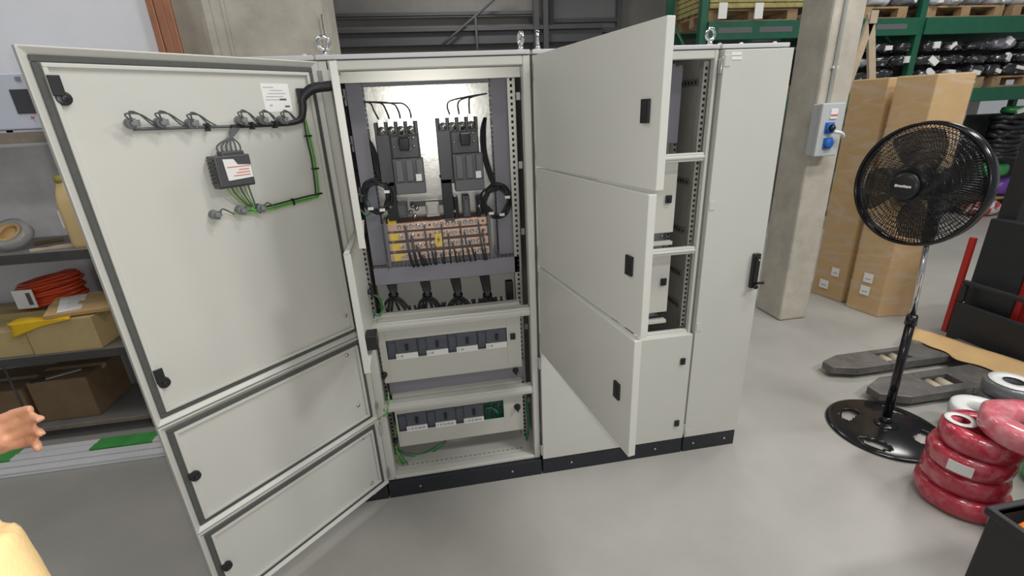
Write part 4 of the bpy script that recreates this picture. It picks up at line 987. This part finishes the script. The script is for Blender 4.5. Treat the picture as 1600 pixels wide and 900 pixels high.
# ------------------------------------------------------------------ pallet racking in the background
RY0, RY1 = 3.9, 4.85
RK = thing('pallet_rack', (5.5, 4.4, 0), 'green pallet racking full of wrapped goods behind the column', 'rack')
for x in (2.93, 6.0, 9.1):
    for y in (RY0, RY1-.09):
        m = MB(); m.box(x-5.5, x-5.5+.09, y-4.4, y-4.4+.08, 0, 5.0)
        m.build('upright', RACKG, RK, bevel=.004)
    m = MB()
    for k in range(5): z = .4+.9*k; M_ = None; m.tube([(x-5.455, RY0-4.36, z), (x-5.455, RY1-4.45, z+.8)], .018, 6, sub=1)
    m.build('lattice_brace', RACKG, RK)
for x0, x1 in ((3.02, 6.0), (6.09, 9.1)):
    for z0, z1 in ((1.72, 1.90), (2.58, 2.78)):
        for y in (RY0-.03, RY1-.06):
            m = MB(); m.box(x0-5.5, x1-5.5, y-4.4, y-4.4+.06, z0, z1)
            if z0 > 2 and x0 < 4:
                for k in range(5): m.box(.05+k*.55-2.4, .05+k*.55-1.95, y-4.4-.002, y-4.4+.001, z0+.07, z0+.13, 1)
            m.build('beam', [RACKG, BEAMD], RK, bevel=.006)
def pallet_mb():
    m = MB()
    for i in range(5): m.box(-.6, .6, -.4+i*.165, -.4+i*.165+.12, .122, .144)
    for i in range(3): m.box(-.6, .6, -.4+i*.35, -.4+i*.35+.1, 0, .022)
    for x in (-.6, -.07, .46):
        m.box(x, x+.14, -.4, .4, .10, .122)
        for y in (-.4, -.05, .3): m.box(x, x+.14, y, y+.1, .022, .10)
    return m
pm = None; pn = 0
plab = {(4.0, 1.9): 'wooden pallet on the lower green beam hidden behind the column', }
for (x, z, lb) in ((3.66, 2.78, 'wooden pallet under the yellowish boards above the narrow cabinet'), (5.25, 2.78, 'wooden pallet on the upper beam nearest the column'), (6.75, 2.78, 'wooden pallet on the upper beam right of the green upright'), (8.1, 2.78, 'wooden pallet on the upper beam at the right picture edge'), (5.25, 1.9, 'wooden pallet on the lower beam behind the tall cartons'), (6.75, 1.9, 'wooden pallet on the lower beam right of the green upright'), (8.1, 1.9, 'wooden pallet on the lower beam above the fan at the right edge')):
    if pm is None: o = pallet_mb().build('wooden_pallet', WOOD); pm = o
    else: o = pm.copy(); COL.objects.link(o)
    o.location = (x, 4.36, z+.0005); tag(o, lb, 'pallet', 'wooden pallets on the green racking')
# boards on the left pallet
for k in range(6):
    m = MB(); m.box(3.04, 4.3, 3.92, 4.78, 2.926+k*.06, 2.978+k*.06)
    tag(m.build('yellow_board', BOARDY, bevel=.004), ['yellowish board lowest in the stack above the narrow cabinet', 'yellowish board second from below in the stack above the narrow cabinet', 'yellowish board third in the stack above the narrow cabinet', 'yellowish board fourth in the stack above the narrow cabinet', 'yellowish board fifth in the stack above the narrow cabinet', 'yellowish board topmost in the stack above the narrow cabinet'][k], 'board', 'yellowish boards on the racking')
for k, u in enumerate((1126, 1182)):
    q = at(u, 18, y=3.90); m = MB(); m.box(q.x-.055, q.x+.055, 3.850, 3.858, q.z-.085, q.z+.085)
    tag(m.build('paper_tag', WHITE), ['white paper tag hanging on the boards above the narrow cabinet, left one', 'white paper tag hanging on the boards above the narrow cabinet, right one'][k], 'tag', 'white tags on the boards')
# wrapped goods
def bag_mesh(seed, sx, sy, sz, e=.65):
    m = MB(); m.ball((0, 0, 0), 1.0, 20, 12); vs = []
    for x, y, z in m.v:
        f = lambda t: math.copysign(abs(t)**e, t)
        p = Vector((f(x)*sx, f(y)*sy, f(z)*sz)); nn = 1+.16*mnoise.noise((x*2.2+seed*7, y*2.2, z*2.2))+.06*mnoise.noise((x*6+seed, y*6, z*6)); p *= nn
        vs.append(p)
    zmin = min(p.z for p in vs); m.v = [(p.x, p.y, p.z-zmin) for p in vs]; return m
protos = {}
def bag(x, y, z, sx, sy, sz, mt, label, group, seed, name='wrapped_package', lab=True, cat='package'):
    t = thing(name, (x, y, z), label, cat, group, rz=math.radians((seed*37) % 40-20))
    m = bag_mesh(seed, sx, sy, sz); top = max(p[2] for p in m.v); m.build('wrapping', mt, t)
    if lab:
        random.seed(seed); b = MB(); lx = random.uniform(-.4, .4)*sx; lz = random.uniform(.3, .75)*top; w_ = random.uniform(.035, .07); h_ = random.uniform(.02, .05)
        yy = -sy*1.04; R_ = Matrix.Translation((lx, yy, lz)) @ Matrix.Rotation(random.uniform(-.7, .7), 4, 'Y')
        b.box(-w_, w_, -.006, .012+sy*.2, -h_, h_, 0, R_); b.build('white_label', WHITE, t)
    return t
random.seed(21); sd = 100
LABROLL = random.Random(5)
KINDS = ((BAGB, 'black wrapped cable package with glossy film'), (BAGS, 'silver-grey film-wrapped package'), (BAGW, 'white film-wrapped package'))
def fill(x0, x1, z, rows, kinds, where, group, ystep=0, y0=4.02):
    global sd
    for r in range(rows):
        x = x0+random.uniform(0, .08)
        while x < x1:
            sx = random.uniform(.11, .19); sz = random.uniform(.065, .10); k = random.choice(kinds); sd += 1
            bag(x+sx, y0+random.uniform(0, .05), z+r*.165, sx, .13, sz*.80, KINDS[k][0], KINDS[k][1]+' '+where, '%s %s' % (('black', 'silver', 'white')[k], group), sd, lab=LABROLL.random() < .7)
            x += 2*sx*1.2+.01
fill(4.75, 5.85, 2.045, 3, (0, 0, 0, 1), 'on the lower pallets left of the green upright', 'packages left of the green upright')
fill(6.15, 8.7, 2.045, 3, (0, 0, 0, 1), 'on the lower pallets right of the green upright', 'packages right of the green upright')
fill(4.75, 8.7, 2.925, 2, (2, 2, 1, 0), 'on the upper pallets', 'packages on the upper pallets')
fill(6.45, 6.95, .002, 9, (0, 1, 1), 'under the lower beam beside the fan', 'packages under the lower beam')
# stack backs: added black boxes stand in for the shade deep in the rack
for i, (x0, x1, z0, z1, lb) in enumerate(((4.7, 5.9, 2.046, 2.50, 'black filler box for the shade behind the packages left of the green upright'), (6.15, 8.7, 2.046, 2.52, 'black filler box for the shade behind the packages right of the green upright'), (4.7, 8.7, 2.926, 3.3, 'dark filler box for the shade behind the white packages on the upper pallets'), (6.4, 9.0, .001, 1.5, 'dark filler box for the shade behind the goods standing under the lower beam'))):
    m = MB(); m.box(x0, x1, 4.30, 4.74, z0, z1)
    for k in range(4): m.box(x0-.004, x1+.004, 4.296, 4.30, z0+.02+(z1-z0)*k/4.2, z0+.04+(z1-z0)*k/4.2)
    tag(m.build('shade_filler', mat('shade_filler_black', (.02, .021, .024), .6, noise=.4), bevel=.01), lb, 'carton', 'dark filler boxes for the shade in the racking')
# goods at right under the lower beam
bag(8.10, 4.05, .001, .26, .16, .13, BAGR, 'red and white bag on the floor beneath the racking', None, 301, cat='bag', name='red_bag')
bag(8.40, 4.05, .30, .24, .15, .13, BAGP, 'purple film bag in the racking above the red and white bag', None, 302, lab=False, cat='bag', name='purple_bag')
m = MB(); m.box(7.75, 8.95, 3.90, 4.28, .272, .298); tag(m.build('shelf_board', WOOD), 'wooden board carrying the purple bag in the racking', 'board')
bag(8.05, 4.06, .60, .22, .15, .11, BAGG, 'green wrapped package beside the black bundle in the racking', None, 303, cat='package')
bag(8.25, 4.06, 1.50-.0, .20, .12, .06, BAGG, 'small green package tucked under the lower beam', None, 304, cat='package')
random.seed(33); cobj = thing('cable_bundle', (8.10, 4.02, .85), 'large black bundle of coiled cable under the lower beam', 'cable bundle')
for k in range(10):
    pts = []; z0_ = .04+.065*k
    for j in range(14): a = 2*math.pi*j/14; pts.append((.22*math.cos(a)+random.uniform(-.03, .03), .15*math.sin(a)+random.uniform(-.02, .02), z0_+random.uniform(-.02, .02)))
    m = MB(); m.tube(pts, .04, 8, closed=True, sub=2); m.build('cable_turn', COILB, cobj)
# wooden trestle behind the cartons
TS = thing('wooden_trestle', (3.6, 2.15, 0), 'plain wooden A-frame trestle rising behind the tall cartons', 'trestle')
for (xa_, xb2, y) in ((3.60, 3.08, 2.15), (3.57, 4.28, 2.15)):
    a = Vector((xa_-3.6, 0, 2.56)); b = Vector((xb2-3.6, 0, 0)); d = (a-b).normalized(); n = Vector((d.z, 0, -d.x))
    m = MB(); vs = [p+n*i*.035+Vector((0, j*.015, 0)) for p in (b, a) for i, j in ((-1, -1), (1, -1), (1, 1), (-1, 1))]
    vs = [v if k > 3 else Vector((v.x, v.y, max(v.z, 0))) for k, v in enumerate(vs)]
    m.add(vs, [(3, 2, 1, 0), (4, 5, 6, 7), (0, 1, 5, 4), (1, 2, 6, 5), (2, 3, 7, 6), (3, 0, 4, 7)]); m.build('leg', WOODP, TS, bevel=.003)
m = MB(); m.box(-.045, .03, -.03, -.016, 2.47, 2.575); m.build('apex_block', WOODP, TS, bevel=.003)
m = MB(); m.box(-.42, .5, -.03, -.016, .6, .68); m.build('cross_bar', WOODP, TS)

# ------------------------------------------------------------------ person at the left edge, mostly outside the frame
PN = thing('person', (-1.256, -1.524, 0), 'person in a yellow t-shirt at the left edge holding out one hand', 'person')
px, py = -1.30, -1.62  # body coordinates; the whole figure stands at the Empty
def L(x, y, z): return Vector((x-px, y-py, z))
def remesh(o, v, sm=3):
    r = o.modifiers.new('Remesh', 'REMESH'); r.mode = 'VOXEL'; r.voxel_size = v; r.use_smooth_shade = True
    s_ = o.modifiers.new('Smooth', 'SMOOTH'); s_.iterations = sm; s_.factor = .5
SHR, SHL = L(-1.075, -1.645, 1.425), L(-1.475, -1.60, 1.425)
hand = at(38, 664, y=-1.10); wrist = at(-80, 716, y=-1.14)
o_p = Vector((PN.location.x-px, PN.location.y-py, 0)); hw, ww = L(*(hand-o_p)), L(*(wrist-o_p)); elb = L(-1.55, -1.33, 1.16)
m = MB()
m.tube([L(-1.28, -1.64, .92), L(-1.28, -1.63, 1.1), L(-1.28, -1.62, 1.3), L(-1.28, -1.625, 1.43)], [.15, .145, .16, .11], 18)
m.tube([SHL, L(-1.38, -1.62, 1.40), L(-1.18, -1.63, 1.40), SHR], [.065, .10, .10, .065], 14)
m.tube([L(-1.28, -1.625, 1.42), L(-1.27, -1.60, 1.56)], [.062, .055], 14, sub=1)
m.ball(L(-1.27, -1.585, 1.665), (.078, .098, .118), 20, 14); m.ball(L(-1.27, -1.505, 1.60), (.045, .035, .045)); m.ball(L(-1.27, -1.480, 1.645), (.014, .018, .02))
for s in (-1, 1): m.ball(L(-1.27+s*.08, -1.585, 1.66), (.012, .022, .032))
for s, x0 in ((-1, -1.37), (1, -1.19)):
    m.tube([L(x0, -1.63, .95), L(x0-.0, -1.62, .5), L(x0, -1.635, .08)], [.09, .062, .042], 14, sub=3); m.tube([L(x0, -1.66, .045), L(x0, -1.46, .035)], [.042, .035], 10, sub=1)
# right arm hangs down, left forearm reaches out
m.tube([SHR, L(-1.03, -1.66, 1.15), L(-1.02, -1.60, .90)], [.058, .042, .03], 12); m.tube([L(-1.02, -1.60, .90), L(-1.02, -1.575, .83)], [.03, .034], 10, sub=1)
for k in range(4): m.tube([L(-1.02, -1.60+.022*k, .84), L(-1.025, -1.60+.02*k, .77), L(-1.035, -1.605+.02*k, .735)], [.010, .009, .008], 8, sub=2)
m.tube([L(-1.025, -1.55, .86), L(-1.04, -1.525, .82), L(-1.045, -1.53, .785)], [.011, .010, .009], 8, sub=2)
m.tube([SHL, elb, ww], [.056, .043, .029], 12, sub=3)
fd = (hw-ww).normalized(); upv = Vector((0, 0, 1)); upv = (upv-fd*upv.dot(fd)).normalized(); sd_ = fd.cross(upv)
def HP(f, u, s): return ww+fd*f+upv*u+sd_*s
m.tube([HP(0, 0, 0), HP(.045, 0, 0), HP(.085, 0, 0)], [.027, .030, .026], 12, sub=2)
for du in (-.026, -.009, .009, .026): m.tube([HP(.02, du*.7, 0), HP(.09, du*1.05, 0)], [.016, .0115], 10, sub=1)
for du, l, c in ((.030, .070, .010), (.0105, .078, .018), (-.0105, .070, .026), (-.030, .055, .030)):
    m.tube([HP(.085, du, 0), HP(.085+l*.48, du*1.06, c*.45), HP(.085+l*.82, du*1.06, c*1.3), HP(.085+l, du*1.05, c*2.2)], [.0105, .0095, .0088, .0075], 10, sub=3)
m.tube([HP(.018, .022, .012), HP(.045, .048, .020), HP(.075, .060, .020), HP(.098, .062, .022)], [.015, .012, .0105, .009], 10, sub=3)
bd_ = m.build('body', SKIN, PN); remesh(bd_, .0055, 2)
m = MB()
m.tube([L(-1.28, -1.64, .90), L(-1.28, -1.63, 1.1), L(-1.28, -1.62, 1.3), L(-1.28, -1.625, 1.42)], [.178, .172, .178, .115], 20)
m.tube([SHL, L(-1.38, -1.62, 1.405), L(-1.18, -1.63, 1.405), SHR], [.082, .112, .112, .084], 16)
m.tube([SHR, L(-1.045, -1.66, 1.33), L(-1.033, -1.662, 1.20)], [.084, .075, .07], 14); m.tube([SHL, SHL.lerp(elb, .35), SHL.lerp(elb, .65)], [.082, .073, .068], 14)
sh = m.build('t_shirt', SHIRT, PN); remesh(sh, .011, 4)
m = MB()
for x0 in (-1.37, -1.19): m.tube([L(x0+.0, -1.635, .96), L(x0, -1.625, .5), L(x0, -1.635, .06)], [.115, .085, .068], 16, sub=3)
m.ball(L(-1.28, -1.635, .93), (.165, .13, .10)); tr = m.build('trousers', JEANS, PN); remesh(tr, .012, 3)
m = MB(); m.ball(L(-1.27, -1.605, 1.695), (.088, .100, .105), 20, 14); m.v = [v for v in m.v]; hr = m.build('hair', HAIR, PN)
for x0 in (-1.37, -1.19):
    m = MB(); m.tube([L(x0, -1.70, .05), L(x0, -1.60, .055), L(x0, -1.43, .04)], [.05, .055, .042], 12); so = m.build('shoe', BLK, PN)
    so.location.z = .006
for s in (-1, 1):
    m = MB(); m.ball(L(-1.27+s*.032, -1.502, 1.672), .011); m.build('eye', WHITE, PN)
